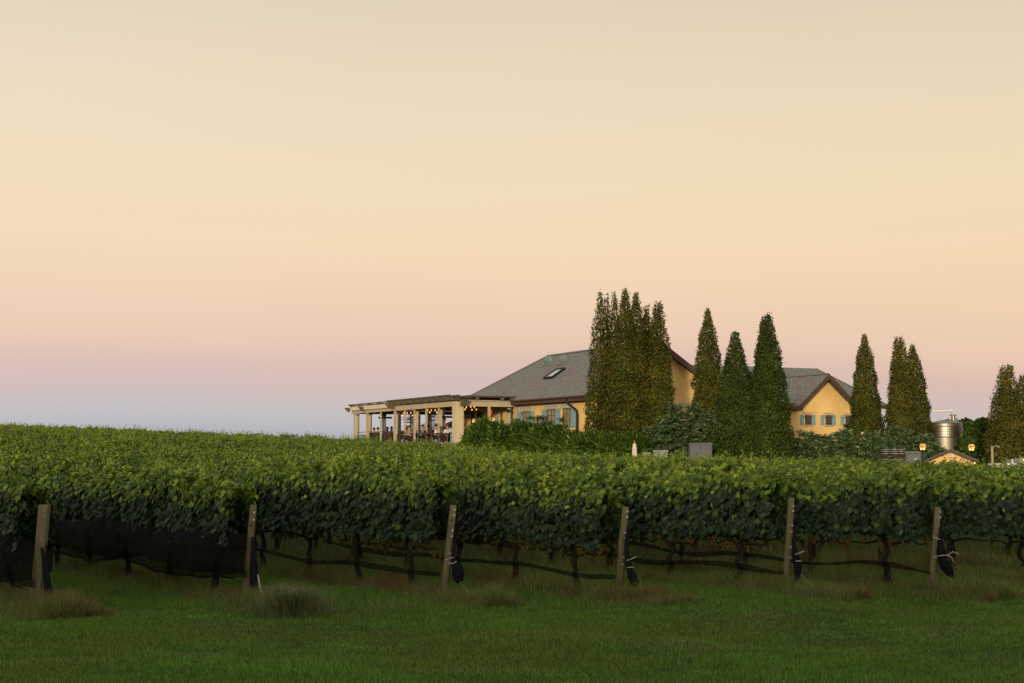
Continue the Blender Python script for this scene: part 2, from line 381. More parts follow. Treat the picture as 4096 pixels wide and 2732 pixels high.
def leaves(P, N, D, S, col, T, jit=0.0):
    N = norm(N); D = norm(D - N * (D * N).sum(1, keepdims=True)); B = np.cross(D, N)
    tv, tf = T; k = len(tv); n = len(P)
    V = P[:, None, :] + S[:, None, None] * (tv[None, :, 0:1] * B[:, None] + tv[None, :, 1:2] * D[:, None] + tv[None, :, 2:3] * N[:, None])
    Fc = (tf[None] + (np.arange(n) * k)[:, None, None]).reshape(-1, tf.shape[1])
    return V.reshape(-1, 3), Fc, np.repeat(col, k, 0)

def pick(rng, n, cols, wts, var=0.25):
    c = np.array(cols)[rng.choice(len(cols), n, p=np.array(wts) / np.sum(wts))]
    return np.clip(c * (1 + var * rng.randn(n, 1)).clip(0.4, 1.8), 0.002, 1)

# ------------------------------------------------------------------ ground
def make_ground():
    ys = np.concatenate([np.linspace(-400, -12, 18), np.linspace(-10, 60, 71), np.linspace(61.5, 185, 83), np.linspace(195, 420, 14), np.array([600, 1000, 1800, 3000])])
    xs = np.concatenate([-np.array([2500, 1200, 600, 300])[0:4], np.linspace(-180, -52, 22), np.linspace(-50, 50, 68), np.linspace(52, 180, 22), np.array([300, 600, 1200, 2500])])
    XX, YY = np.meshgrid(xs, ys); ZZ = g(XX, YY)
    V = np.stack([XX, YY, ZZ], -1).reshape(-1, 3); nx = len(xs)
    i, j = np.meshgrid(np.arange(len(ys) - 1), np.arange(nx - 1), indexing='ij'); a = (i * nx + j).ravel()
    Fc = np.stack([a, a + 1, a + nx + 1, a + nx], 1)
    tag(link('ground', mkmesh('ground', V, Fc, M_ground, smooth=True)), kind='structure')
make_ground()

# ------------------------------------------------------------------ vineyard
U = np.array([-0.65, 0.76]); U = U / np.linalg.norm(U); NRM = np.array([-U[1], U[0]])   # NRM: side of a row that faces the camera
ENDS = [(-7.63, 23.0), (-4.55, 24.5), (-1.21, 25.1), (1.83, 25.1), (4.88, 25.75), (7.6, 26.1)]
while len(ENDS) < 34:
    ENDS.append((ENDS[-1][0] + 3.0, ENDS[-1][1] + 0.36))
LIMX = [-400, -40, -19.5, -9.3, -5.0, 3, 8, 14, 20, 30, 60, 120]; LIMY = [176, 176, 126, 98, 90, 80, 75, 73, 72, 70, 66, 60]
ROWANG = math.atan2(U[1], U[0]); LV = 1.72

def canopy(rng, n_side, n_top, n_in, nsh, T, sz, L=LV + 0.2, zlo=0.92, green=1.0):
    Ps, Ns, Ds, Ss, Cs = [], [], [], [], []
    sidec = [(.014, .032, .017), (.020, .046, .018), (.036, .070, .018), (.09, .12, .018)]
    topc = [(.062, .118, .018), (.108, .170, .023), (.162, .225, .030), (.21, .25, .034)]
    for sgn in (-1, 1):
        n = n_side
        x = rng.uniform(-L / 2, L / 2, n); z = zlo + (1.98 - zlo) * rng.rand(n) ** 0.9
        z = np.maximum(z, zlo + 0.16 * vn(x * 3 + 10 * sgn, np.full(n, rng.rand() * 50)))
        bump = fbm(x * 2.5 + 40, z * 2.5 + 9 * sgn)
        y = sgn * (0.17 + 0.22 * bump - 0.10 * sstep((z - 1.3) / 0.7) + 0.035 * rng.randn(n))
        Ps.append(np.stack([x, y, z], 1))
        Ns.append(np.stack([rng.randn(n) * .35, sgn * np.ones(n), .45 + .35 * rng.randn(n)], 1))
        Ds.append(np.stack([rng.randn(n) * .5, sgn * .1 * np.ones(n), -np.ones(n)], 1)); Ss.append(sz * rng.uniform(.75, 1.2, n))
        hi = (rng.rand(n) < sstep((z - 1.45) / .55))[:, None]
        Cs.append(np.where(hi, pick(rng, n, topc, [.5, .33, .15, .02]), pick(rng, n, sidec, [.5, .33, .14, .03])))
    n = n_top
    x = rng.uniform(-L / 2, L / 2, n); y = rng.uniform(-.24, .24, n); q_ = rng.rand() * 90; z = 1.72 + .42 * fbm(x * 2.2 + q_, y * 1.5 + q_) + .05 * rng.randn(n)
    Ps.append(np.stack([x, y, z], 1)); Ns.append(np.stack([rng.randn(n) * .6, rng.randn(n) * .6, np.ones(n)], 1))
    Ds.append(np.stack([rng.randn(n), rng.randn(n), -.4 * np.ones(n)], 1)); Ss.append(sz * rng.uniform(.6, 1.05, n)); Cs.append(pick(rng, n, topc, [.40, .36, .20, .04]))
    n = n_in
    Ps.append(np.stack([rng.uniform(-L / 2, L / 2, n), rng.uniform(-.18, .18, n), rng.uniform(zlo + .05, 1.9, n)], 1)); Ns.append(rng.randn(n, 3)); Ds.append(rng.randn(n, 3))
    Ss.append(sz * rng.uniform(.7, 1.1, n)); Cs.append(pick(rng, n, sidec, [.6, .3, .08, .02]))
    cx_ = rng.uniform(-L / 2, L / 2, 4)
    for k in range(nsh):
        m = rng.randint(5, 10); h = .07 + .40 * rng.rand() ** 1.8; x0, y0 = cx_[k % 4] + .14 * rng.randn(), rng.uniform(-.22, .22)
        f = np.linspace(0.1, 1, m); lx, ly = rng.randn(2) * .12
        Ps.append(np.stack([x0 + lx * f, y0 + ly * f, 1.94 + h * f], 1)); Ns.append(np.stack([rng.randn(m) * .8, rng.randn(m) * .8, .6 * np.ones(m)], 1))
        Ds.append(rng.randn(m, 3) * [1, 1, .3] + [0, 0, .1]); Ss.append(sz * (1.0 - .5 * f)); Cs.append(pick(rng, m, topc[1:], [.3, .4, .3]))
    return np.concatenate(Ps), np.concatenate(Ns), np.concatenate(Ds), np.concatenate(Ss), np.concatenate(Cs)

def trunk_mb(rng, lean=0.0, forks=True):
    mb = MB(); x, y = lean, 0.0; pts = []; rad = []
    n = 7
    dx = rng.randn(n) * .035; dy = rng.randn(n) * .03
    px, py = rng.uniform(-.12, .12), 0
    for i in range(n):
        f = i / (n - 1)
        pts.append((px * (1 - f) + dx[i] * (0 < i), dy[i], -0.08 + .84 * f)); rad.append((.062 - .018 * f) * rng.uniform(.8, 1.3))
    rad[-1] *= 1.35
    mb.tube(pts, rad, 8)
    top = Vector(pts[-1])
    for sg in (-1, 1):
        q = [top - Vector((0, 0, .04))]; 
        for j in range(1, 6): q.append(top + Vector((sg * .17 * j, rng.randn() * .015, .03 + .03 * rng.randn())))
        mb.tube(q, [.03, .026, .022, .018, .014, .01], 6)
    for j in range(4):
        b = top + Vector((rng.uniform(-.5, .5), 0, .02)); mb.tube([b, b + Vector((rng.randn() * .07, rng.randn() * .05, .22)), b + Vector((rng.randn() * .1, rng.randn() * .06, .45))], [.009, .007, .005], 5)
    return mb

def bunch_mesh(rng):
    mb = MB()
    for i in range(15):
        f = i / 15; a = rng.rand() * 6.28; r = .042 * (1 - .75 * f)
        mb.ball((r * math.cos(a), r * math.sin(a), -.12 * f), .019, 6)
    return mb.mesh('grape_bunch', M_grape, True)

NEAR = []; MIDV = []
for k in range(7):
    rng = np.random.RandomState(100 + k)
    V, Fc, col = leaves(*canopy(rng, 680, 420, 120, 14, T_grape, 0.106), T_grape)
    NEAR.append((mkmesh('foliage', V, Fc, M_vine, col), trunk_mb(rng).mesh('trunk', M_bark, True)))
for k in range(5):
    rng = np.random.RandomState(200 + k)
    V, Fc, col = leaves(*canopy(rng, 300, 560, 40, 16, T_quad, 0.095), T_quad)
    MIDV.append((mkmesh('foliage', V, Fc, M_vine, col), trunk_mb(rng).mesh('trunk', M_bark, True)))
BUNCH = [bunch_mesh(np.random.RandomState(300 + k)) for k in range(3)]

POSTNAME = ['netted post at the far left', 'netted post stencilled P', 'post stencilled 4 and C', 'knotty post right of the picture centre',
            'tall post with the long thin net bundle', 'post with the white bow on its net bundle']
ORD = ['first', 'second', 'third', 'fourth', 'fifth', 'sixth', 'seventh', 'eighth', 'ninth', 'tenth']
cand = []
for r, (ex, ey) in enumerate(ENDS):
    for k in range(130):
        s = 0.99 + LV * k + (0.08 * math.sin(r * 2.3))
        x = ex + U[0] * s; y = ey + U[1] * s
        if y > np.interp(x, LIMX, LIMY): break
        if x < -0.36 * y - 6 or x > 0.36 * y + 7: continue
        cand.append((math.hypot(x, y), r, k, x, y))
cand.sort()
indiv = cand[:300]; rest = cand[300:]
nbunch = 0
for d, r, k, x, y in indiv:
    rng = np.random.RandomState(1000 + r * 150 + k)
    near = (r < 7 and k < 9) or d < 30
    fm, tm = (NEAR if near else MIDV)[rng.randint(7 if near else 5)]
    if near and r < 6 and k < 9:
        lab = f'{ORD[k]} grapevine back from the {POSTNAME[r]}'; grp = 'grapevines of the six front rows'
    else:
        lab = 'leafy grapevine deeper in the vineyard with only its yellow-green top showing'; grp = 'grapevines deeper in the vineyard'
    t = thing('grapevine', lab, 'vine', (x, y, g(x, y)), grp, ROWANG + (math.pi if rng.rand() < .5 else 0))
    t.scale = (1, 1, rng.uniform(.93, 1.07))
    for nm, me in (('foliage', fm), ('trunk', tm)):
        o = bpy.data.objects.new(nm, me); C.objects.link(o); o.parent = t
    if r < 6 and k < 8 and r > 1:
        for b in range(16):
            o = bpy.data.objects.new('grape_bunch', BUNCH[rng.randint(3)]); C.objects.link(o); o.parent = t
            o.location = (rng.uniform(-.85, .85), rng.uniform(-.13, .13), rng.uniform(.74, .96)); sc_ = rng.uniform(.7, 1.3); o.scale = (sc_, sc_, sc_); o.rotation_euler = (0, 0, rng.rand() * 6)

# the rest of the field, past three hundred vines: one mass
Vs, Fs, Cs = [], [], []; off = 0
rng = np.random.RandomState(77)
for d, r, k, x, y in rest:
    far = d > 95
    n = (120, 260, 20, 12) if not far else (80, 150, 10, 10)
    zs = rng.uniform(.92, 1.08); P, N, D, S, col = canopy(rng, *n, T_quad, 0.115 if not far else 0.145)
    ca, sa = math.cos(ROWANG), math.sin(ROWANG); Rm = np.array([[ca, sa, 0], [-sa, ca, 0], [0, 0, 1]])
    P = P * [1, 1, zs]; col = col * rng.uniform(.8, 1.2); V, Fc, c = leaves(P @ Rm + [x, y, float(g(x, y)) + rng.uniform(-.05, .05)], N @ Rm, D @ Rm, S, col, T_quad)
    Vs.append(V); Fs.append(Fc + off); Cs.append(c); off += len(V)
tag(link('distant_vines', mkmesh('distant_vines', np.concatenate(Vs), np.concatenate(Fs), M_vine, np.concatenate(Cs))),
    'green mass of vine rows filling the field up to the hilltop', 'vineyard', kind='stuff')
print('vines', len(indiv), len(rest))

# end posts, guys, nets
LEAN = [(.11, 1.70), (.12, 1.63), (.18, 1.60), (.165, 1.60), (.155, 1.68), (.17, 1.55)]
PLAB = ['squared wooden end post at the far left, its lower half wrapped in net', 'round wooden end post stencilled P with net round its lower half',
        'round wooden end post stencilled 4 and C beside a round net bundle', 'knotty grey wooden end post right of centre with crooked outline',
        'tallest straight wooden end post beside a long thin net bundle', 'thin rightmost wooden end post beside the net bundle tied with a white bow']
def text_mesh(ch, size):
    cu = bpy.data.curves.new('letter', 'FONT'); cu.body = ch; cu.size = size; cu.align_x = 'CENTER'; cu.align_y = 'CENTER'; cu.extrude = 0.002
    ob = bpy.data.objects.new('tmp', cu); C.objects.link(ob)
    dg = bpy.context.evaluated_depsgraph_get(); me = bpy.data.meshes.new_from_object(ob.evaluated_get(dg))
    bpy.data.objects.remove(ob); me.materials.clear(); me.materials.append(M_stencil); return me
for i, ((ex, ey), (ln, h)) in enumerate(zip(ENDS, LEAN)):
    gz = float(g(ex, ey)); rr = .062 if i not in (0,) else .068
    P = lambda f: Vector((ex + ln * f, ey + .02 * f, gz - .15 + (h + .15) * f))
    t = thing('end_post', PLAB[i], 'post', (ex, ey, gz), 'end posts of the vine rows')
    rs = [rr * 1.05, rr, rr * (1.0 if i != 3 else 1.12), rr, rr * (1.0 if i != 3 else .88), rr * .98, rr * .92]
    off_ = [0, 0, .015, 0, -.02, .0, 0] if i == 3 else [0] * 7
    mb = MB().tube([P(f / 6) + Vector((off_[f], 0, 0)) for f in range(7)], rs, 14 if i else 4)
    if i == 0:
        mb = MB(); q0, q1 = P(0), P(1); a = .075
        mb.hexa([q0 + Vector(v) for v in [(-a, -a, 0), (a, -a, 0), (a, a, 0), (-a, a, 0)]] + [q1 + Vector(v) for v in [(-a, -a, 0), (a, -a, 0), (a, a, 0), (-a, a, 0)]])
    mb.build('post_shaft', M_post if i in (0, 2, 5) else M_postb, t, smooth=i > 0)
    for f in [(.95, .90, .77, .70), (.93, .86), (.955, .90, .75, .69, .52, .42), (.955, .90, .74, .69, .50, .43), (.92, .87, .73, .67, .52, .42), (.95, .89, .74, .68, .50, .46)][i]:
        p = P(f) + Vector((rr * .55, -rr * .95, 0)); mb = MB().box(p, (.034, .012, .034), Matrix.Rotation(.5, 3, 'Z') @ Matrix.Rotation(random.uniform(-.3, .5), 3, 'Y'))
        mb.build('wire_clip', M_zinc, t)
    for ch, f in {1: [('P', .80)], 2: [('4', .845), ('C', .775)]}.get(i, []):
        o = link('stencil_letter', text_mesh(ch, .105), t); p = P(f) + Vector((-.004, -rr * 1.04, 0))
        o.location = p; o.rotation_euler = (math.pi / 2, 0, 0)
    # guy wire / cord to the ground anchor
    a = P(.55 if i < 2 else .35) + Vector((.07, -.06, 0)); b = Vector((ex + .62, ey - .34, float(g(ex + .62, ey - .34)) - .03))
    if i < 2: b = Vector((ex + (.28 if i == 0 else .36), ey - .25, gz - .02))
    mid = a.lerp(b, .5)
    gw = MB().tube([a, mid, b], .010 if i < 2 else .0022, 6).build('guy_wire', M_cord if i < 2 else M_zinc)
    tag(gw, ['thick white guy cord slanting to the ground beside the far left post', 'white guy cord slanting to the ground beside the post stencilled P', 'thin guy wire below the round net bundle',
             'thin guy wire below the net bundle of the knotty post', 'thin guy wire below the long thin net bundle', 'thin guy wire below the net bundle with a white bow'][i], 'guy wire', 'guy wires of the end posts')

def rowpt(i, s, side, z):
    ex, ey = ENDS[i]; x = ex + U[0] * s + NRM[0] * side; y = ey + U[1] * s + NRM[1] * side
    return (x, y, float(g(x, y)) + z)
def net_side(i, L, name, lab):
    t = thing(name, lab, 'bird net', rowpt(i, 0, 0, 0), 'raised bird nets')
    for side in (.40, -.40):
        V = []; ss = np.arange(-.12, L, .12); K = 9
        for s in ss:
            scal = .02 * math.sin(s * 3.1 + i) + .11 * abs(math.sin(s * .9 + 1)) - .012 * math.sin(s * 7)
            zb = .30 + scal; zt = 1.16 + .05 * math.sin(s * 1.7) + .02 * math.sin(s * 9)
            for k in range(K):
                f = k / (K - 1); sd = side * (1 + .12 * math.sin(3.14 * f)) + .035 * (fbm(s * 2 + 30, f * 5 + side) - .5)
                if f < .15: sd *= .55
                sd *= (0.25 + .75 * min(1, (s + .12) / .5))
                V.append(rowpt(i, s, sd, zb + (zt - zb) * f))
        n = len(ss); Fc = [(a * K + k, a * K + k + 1, (a + 1) * K + k + 1, (a + 1) * K + k) for a in range(n - 1) for k in range(K - 1)]
        MB().add(V, Fc).build('net_panel', M_net, t, True)
    # hem
    MB().tube([rowpt(i, s, .22, .30 + .02 * math.sin(s * 3.1 + i) + .11 * abs(math.sin(s * .9 + 1)) - .012 * math.sin(s * 7)) for s in np.arange(0, L, .12)], .016, 5).build('hem', M_netbag, t)
    return t
t0 = net_side(0, 5, 'bird_net', 'black bird net pulled up along the row at the left picture edge')
t1 = net_side(1, 12, 'bird_net', 'black bird net pulled up along the row between the two leftmost posts')
ex, ey = ENDS[0]
MB().tube([(ex + .12, ey - .1, 1.02), (ex + .2, ey - .15, .7), (ex + .25, ey - .18, .45), (ex + .29, ey - .2, .30), (ex + .30, ey - .2, .16)], [.02, .05, .06, .075, .03], 8).build('gathered_end', M_netbag, t0, True)
ex, ey = ENDS[1]
MB().tube([(ex + .13, ey - .1, 1.1), (ex + .15, ey - .12, .8), (ex + .17, ey - .14, .55), (ex + .17, ey - .14, .3), (ex + .15, ey - .12, .1)], [.02, .045, .075, .06, .03], 8).build('gathered_end', M_netbag, t1, True)
RL = {2: 'rolled black net sagging along the row to the post stencilled 4 and C', 3: 'rolled black net sagging along the row to the knotty post', 4: 'rolled black net sagging along the row to the tall straight post', 5: 'rolled black net along the row to the rightmost post'}
for i in (2, 3, 4, 5):
    pts = []; rad = []
    for s in np.arange(-.1, 9, .25):
        z = .46 + .05 * math.sin(s * 1.9 + i * 1.3) - .06 * abs(math.sin(s * .91 + i)) ; z -= .02
        pts.append(rowpt(i, s, .16, z)); rad.append(.028 + .03 * vn(s * 1.5, i * 7.0) - (.008 if s < .4 else 0))
    o = MB().tube(pts, rad, 8).build('rolled_net', M_netroll, None, True); tag(o, RL[i], 'bird net', 'rolled bird nets')
BL = {2: 'fat round black net bundle hanging beside the post stencilled 4 and C', 3: 'slanting black net bundle hanging beside the knotty post',
      4: 'long thin black net bundle hanging beside the tall straight post', 5: 'big black net bundle tied with a white bow beside the rightmost post'}
BP = {2: [((.20, 1.05), .035), ((.19, .72), .04), ((.20, .62), .06), ((.25, .55), .11), ((.27, .42), .125), ((.28, .31), .10), ((.28, .25), .03)],
      3: [((.17, 1.15), .03), ((.17, .80), .05), ((.20, .62), .07), ((.23, .50), .06), ((.26, .40), .095), ((.31, .30), .09), ((.35, .22), .03)],
      4: [((.19, 1.2), .04), ((.17, .85), .035), ((.19, .66), .075), ((.21, .56), .075), ((.23, .46), .085), ((.22, .32), .07), ((.18, .16), .02)],
      5: [((.18, 1.2), .03), ((.17, .90), .06), ((.18, .74), .10), ((.18, .66), .09), ((.24, .52), .12), ((.32, .38), .10), ((.40, .28), .02)]}
for i in (2, 3, 4, 5):
    ex, ey = ENDS[i]; gz = float(g(ex, ey))
    t = thing('net_bundle', BL[i], 'net bundle', (ex, ey, gz), 'net bundles hanging at the end posts')
    V = [((ex + a, ey - .1, gz + z), r_ * .86) for (a, z), r_ in BP[i]]
    MB().tube([v[0] for v in V], [v[1] for v in V], 12).build('bundle', M_netbag, t, True)
    if i == 5:
        MB().tube([(ex + .02, ey - .18, gz + .66), (ex + .12, ey - .22, gz + .69), (ex + .26, ey - .22, gz + .70), (ex + .36, ey - .2, gz + .76), (ex + .47, ey - .2, gz + .72)], .0045, 6).build('tie_cord', M_cord, t)
        MB().tube([(ex + .26, ey - .22, gz + .70), (ex + .33, ey - .22, gz + .66), (ex + .36, ey - .22, gz + .58)], .0045, 6).build('tie_cord', M_cord, t)
        MB().tube([(ex + .02, ey - .12, gz + 1.02), (ex + .14, ey - .14, gz + .98), (ex + .22, ey - .12, gz + .95)], .0045, 6).build('tie_cord', M_cord, t)
    elif i == 2:
        MB().tube([(ex + .05, ey - .16, gz + .66), (ex + .12, ey - .2, gz + .69), (ex + .2, ey - .2, gz + .71)], .0045, 6).build('tie_cord', M_cord, t)
        MB().tube([(ex + .13, ey - .2, gz + .62), (ex + .18, ey - .23, gz + .60), (ex + .25, ey - .22, gz + .64)], .0045, 6).build('tie_cord', M_cord, t)
    else:
        MB().tube([(ex + .16, ey - .2, gz + .68), (ex + .24, ey - .22, gz + .71), (ex + .33, ey - .22, gz + .75)], .0045, 6).build('tie_cord', M_cord, t)
        MB().tube([(ex + .17, ey - .19, gz + .56), (ex + .22, ey - .215, gz + .57), (ex + .28, ey - .2, gz + .56)], .0045, 6).build('tie_cord', M_cord, t)
# two line posts that poke out of the canopy
for (px, py, Y, lab) in ((89, 1702, 150, 'short pale trellis post poking out of the vines on the far left hilltop'), (1523, 1772, 96, 'grey trellis post top poking out of the vines below the pergola')):
    p = at(px, py, Y); gz = float(g(p[0], p[1]))
    tag(MB().tube([(p[0], p[1], gz - .2), (p[0], p[1], gz + 1.0), (p[0], p[1], p[2] + .12)], [.11, .1, .095], 10).build('trellis_post', M_woodpole, None, True), lab, 'post', 'trellis posts showing above the vines')

# ------------------------------------------------------------------ grass
def blades(x, y, h, wd, col, rng, lean=.45, z0=None):
    n = len(x); z = g(x, y) - .01 if z0 is None else z0
    a = rng.rand(n) * 6.283; bx, by = np.cos(a) * wd / 2, np.sin(a) * wd / 2
    la = rng.rand(n) * 6.283; l = h * lean * np.abs(rng.randn(n))
    V = np.stack([np.stack([x - bx, y - by, z], 1), np.stack([x + bx, y + by, z], 1), np.stack([x + np.cos(la) * l, y + np.sin(la) * l, z + h], 1)], 1).reshape(-1, 3)
    return V, np.arange(3 * n).reshape(n, 3), np.repeat(col, 3, 0)
def endline(x): return np.interp(x, [e[0] for e in ENDS], [e[1] for e in ENDS])
rng = np.random.RandomState(9)
n = 420000
yy = 14.2 + (31 - 14.2) * rng.rand(n) ** 1.15; xx = rng.uniform(-1, 1, n) * (yy * .37 + .8)
pn = fbm(xx * .35 + 20, yy * .9 + 3); pn2 = fbm(xx * 1.3, yy * 2.6 + 40); pn3 = fbm(xx * .5 + 60, yy * 1.6 + 70)
grn = np.array([(.060, .155, .018), (.080, .182, .024), (.120, .20, .042)])[rng.choice(3, n)]
pn4 = fbm(xx * 5, yy * 8 + 11); col = grn * (0.55 + .55 * pn2[:, None] + .65 * pn4[:, None])
k = sstep((pn - .43) / .18)[:, None]; col = col * (1 - .75 * k) + .75 * k * np.array([.115, .19, .028])
k = .8 * sstep((pn3 - .62) / .12)[:, None] * (rng.rand(n, 1) < .3); col = col * (1 - k) + k * np.array([.24, .225, .11])
col *= (1 + .25 * rng.randn(n, 1)).clip(.5, 1.6)
h = rng.uniform(.03, .065, n) * (.35 + .6 * pn2 + .8 * pn4); h *= 1 + .9 * sstep((yy - endline(xx) + 1.2) / 1.6)
V, Fc, cc = blades(xx, yy, h, np.full(n, .011), col, rng, .6)
tag(link('lawn_grass', mkmesh('lawn_grass', V, Fc, M_grass, cc)), 'short mown grass of the lawn in front of the vines', 'grass', kind='stuff')
# rough grass under and between the rows, weeds and dry tufts at the row ends
Xs, Ys, Hs, Cl = [], [], [], []
for i in range(0, 9):
    ex, ey = ENDS[i]
    n = 26000; s = -1.5 + 14 * rng.rand(n) ** 1.35; sd = .42 * rng.randn(n)
    x = ex + U[0] * s + NRM[0] * sd; y = ey + U[1] * s + NRM[1] * sd
    cl = fbm(s * 1.6 + i * 13, sd * 2 + 30)
    keep = rng.rand(n) < .5 + .8 * cl; x, y, cl, sd = x[keep], y[keep], cl[keep], sd[keep]
    hh = (.13 + .32 * sstep((cl - .25) / .45)) * (.35 + .75 * rng.rand(len(x))) * np.exp(-(sd / .6) ** 2)
    pc = fbm(x * 1.1 + 90, y * 1.1)[:, None]; c = pick(rng, len(x), [(.105, .165, .04), (.17, .20, .07), (.26, .24, .13), (.26, .14, .08)], [.46, .34, .14, .06]); c = np.where(pc > .60, np.where(rng.rand(len(x), 1) < .7, np.array([[.19, .115, .065]]) * rng.uniform(.5, 1.2, (len(x), 1)), c), c)
    Xs.append(x); Ys.append(y); Hs.append(hh + .03); Cl.append(c)
n = 60000; y = rng.uniform(25, 48, n); x = rng.uniform(-1, 1, n) * (y * .37 + 1); kk = y > endline(x) + .2; x, y = x[kk], y[kk]
Xs.append(x); Ys.append(y); Hs.append(rng.uniform(.05, .14, len(x))); Cl.append(pick(rng, len(x), [(.095, .18, .034), (.15, .20, .06)], [.6, .4]))
x, y, h, c = np.concatenate(Xs), np.concatenate(Ys), np.concatenate(Hs), np.concatenate(Cl)
V, Fc, cc = blades(x, y, h, np.full(len(x), .012), c, rng, .7)
tag(link('rough_grass', mkmesh('rough_grass', V, Fc, M_grass, cc)), 'rough weedy grass under the vine rows with dry brown tufts', 'grass', kind='stuff')
def tuft(name, lab, x0, y0, rad, ht, n, cols, wts, cat='grass tuft', group=None, wd=.01, mat_=None):
    a = rng.rand(n) * 6.283; soft = name == 'grass_tuft'
    r = rad * .42 * np.abs(rng.randn(n)) if soft else rad * .35 * np.sqrt(rng.rand(n)); x = x0 + r * np.cos(a) * (1.5 if soft else 1); y = y0 + r * np.sin(a); z = g(x, y) - .03
    hh = ht * (.55 + .5 * rng.rand(n)); l = rad * (.15 + .85 * rng.rand(n) ** 1.2); c = pick(rng, n, cols, wts)
    if soft: hh = ht * (.25 + .85 * rng.rand(n) ** 1.5) * np.exp(-(r / rad) ** 2) * (.5 + fbm(x * 4, y * 4)); l = hh * (.3 + .8 * rng.rand(n))
    th = a + .5 * rng.randn(n); b = rng.rand(n) * 6.28; bx, by = np.cos(b) * wd / 2, np.sin(b) * wd / 2
    mx, my, mz = x + np.cos(th) * l * .35, y + np.sin(th) * l * .35, z + hh * .72
    tx, ty, tz = x + np.cos(th) * l, y + np.sin(th) * l, z + hh * (1 - .35 * np.minimum(1, l / rad))
    V = np.stack([np.stack(q, 1) for q in ((x - bx, y - by, z), (x + bx, y + by, z), (mx + bx * .8, my + by * .8, mz), (mx - bx * .8, my - by * .8, mz), (tx, ty, tz))], 1).reshape(-1, 3)
    i5 = np.arange(n)[:, None] * 5
    o = link(name, mkmesh(name, V, [i5 + np.array([[0, 1, 2, 3]]), i5 + np.array([[3, 2, 4]])], M_grass, np.repeat(c, 5, 0)))
    return tag(o, lab, cat, group)
GY = [(.085, .085, .05), (.06, .075, .03), (.11, .10, .065)]
for (px, py, rad, ht, n_, lab) in ((1180, 2450, .55, .56, 2200, 'big hazy grey-green grass tuft on the lawn right of the post stencilled P'),):
    Y = EYE * F / (py - 1805); x0 = X_at(px, Y)
    tuft('grass_tuft', lab, x0, Y, rad, ht, n_, [(.15, .175, .09), (.11, .15, .06), (.21, .20, .13)], [.5, .3, .2], 'grass tuft', None, .009)
#PART2
# ------------------------------------------------------------------ winery building
def s_of(px, t=0.0):      # station on the line t = const seen at photo column px
    k = (px - 2048) / F; x0, y0 = bf(0, t)
    return (k * y0 - x0) / (E1[0] - k * E1[1])
def t_of(px, s):
    k = (px - 2048) / F; x0, y0 = bf(s, 0)
    return (k * y0 - x0) / (E2[0] - k * E2[1])
def zpx(py, s, t):        # world height seen at photo row py at that station
    return at(2048, py, bf(s, t)[1])[2]
def H(h): return h + EYE
EAVE, RIDGE, FLOOR = H(3.62), H(7.25), 3.09
house = thing('winery_building', 'long ochre stucco winery with slate roofs and blue shutters behind the tall conifers', 'building', (*bf(0, 5), 2.7))
def roof_slab(name, polys, thick=.16, parent=house, m=M_slate):
    """polys: list of (pts in bf coords, eave origin index 0->1 gives u, 0->last gives v)"""
    V, Fc, UV = [], [], []
    for pts in polys:
        P = [Vector(bf(*p)) for p in pts]; n = len(P); u = (P[1] - P[0]).normalized(); nv = u.cross(P[-1] - P[0]).normalized()
        if nv.z < 0: nv = -nv
        v = nv.cross(u); v = -v if v.z < 0 else v
        b = len(V); V += P + [p - Vector((0, 0, thick)) for p in P]
        uvs = [((p - P[0]).dot(u), (p - P[0]).dot(v)) for p in P]
        Fc.append(tuple(range(b, b + n))); UV.append(uvs)
        Fc.append(tuple(range(b + n, b + 2 * n))[::-1]); UV.append(uvs[::-1])
        for i in range(n):
            j = (i + 1) % n; Fc.append((b + i, b + n + i, b + n + j, b + j)); UV.append([(0, 0)] * 4)
    me = bpy.data.meshes.new(name); me.from_pydata([tuple(p) for p in V], [], Fc); me.materials.append(m)
    l = me.uv_layers.new(name='UVMap'); k = 0
    for q in UV:
        for p in q: l.data[k].uv = p; k += 1
    me.update(); return link(name, me, parent)
W, SG, SF = 10.0, 11.0, -10.0       # main block: depth, near gable wall, far wall
ov = .55; sl = (RIDGE - EAVE) / (W / 2 + ov)
# walls of the main block (the near end is a gable)
def wallpoly(mb, pts, d): mb.prism([bf(*p) for p in pts], d)
mb = MB()
e1v = Vector((*E1, 0)); e2v = Vector((*E2, 0))
mb.bb(SF, SG - .3, 0, .3, .8, EAVE + .02)
mb.bb(SF, SG - .3, W - .3, W, .8, EAVE + .02)
mb.bb(SF, SF + .3, .3, W - .3, .8, EAVE + .02)
zap = RIDGE - .25; zeg = EAVE + .12
wallpoly(mb, [(SG, 0, .8), (SG, W, .8), (SG, W, zeg), (SG, W / 2, zap), (SG, 0, zeg)], -e1v * .3)
mb.build('wall', M_stucco, house)
S1, S0 = SG + .5, SF - .6
RE = s_of(2190, W / 2)
rf = roof_slab('main_roof', [[(S0, -ov, EAVE), (S1, -ov, EAVE), (S1, W / 2, RIDGE), (RE, W / 2, RIDGE)],
                             [(S1, W + ov, EAVE), (S0, W + ov, EAVE), (RE, W / 2, RIDGE), (S1, W / 2, RIDGE)],
                             [(S0, W + ov, EAVE), (S0, -ov, EAVE), (RE, W / 2, RIDGE)]])
mb = MB()
mb.tube([bf(RE, W / 2, RIDGE + .03), bf(S1, W / 2, RIDGE + .03)], .08, 6); mb.tube([bf(S0, -ov, EAVE + .03), bf(RE, W / 2, RIDGE + .03)], .06, 6)
mb.build('ridge_cap', M_ridge, rf)
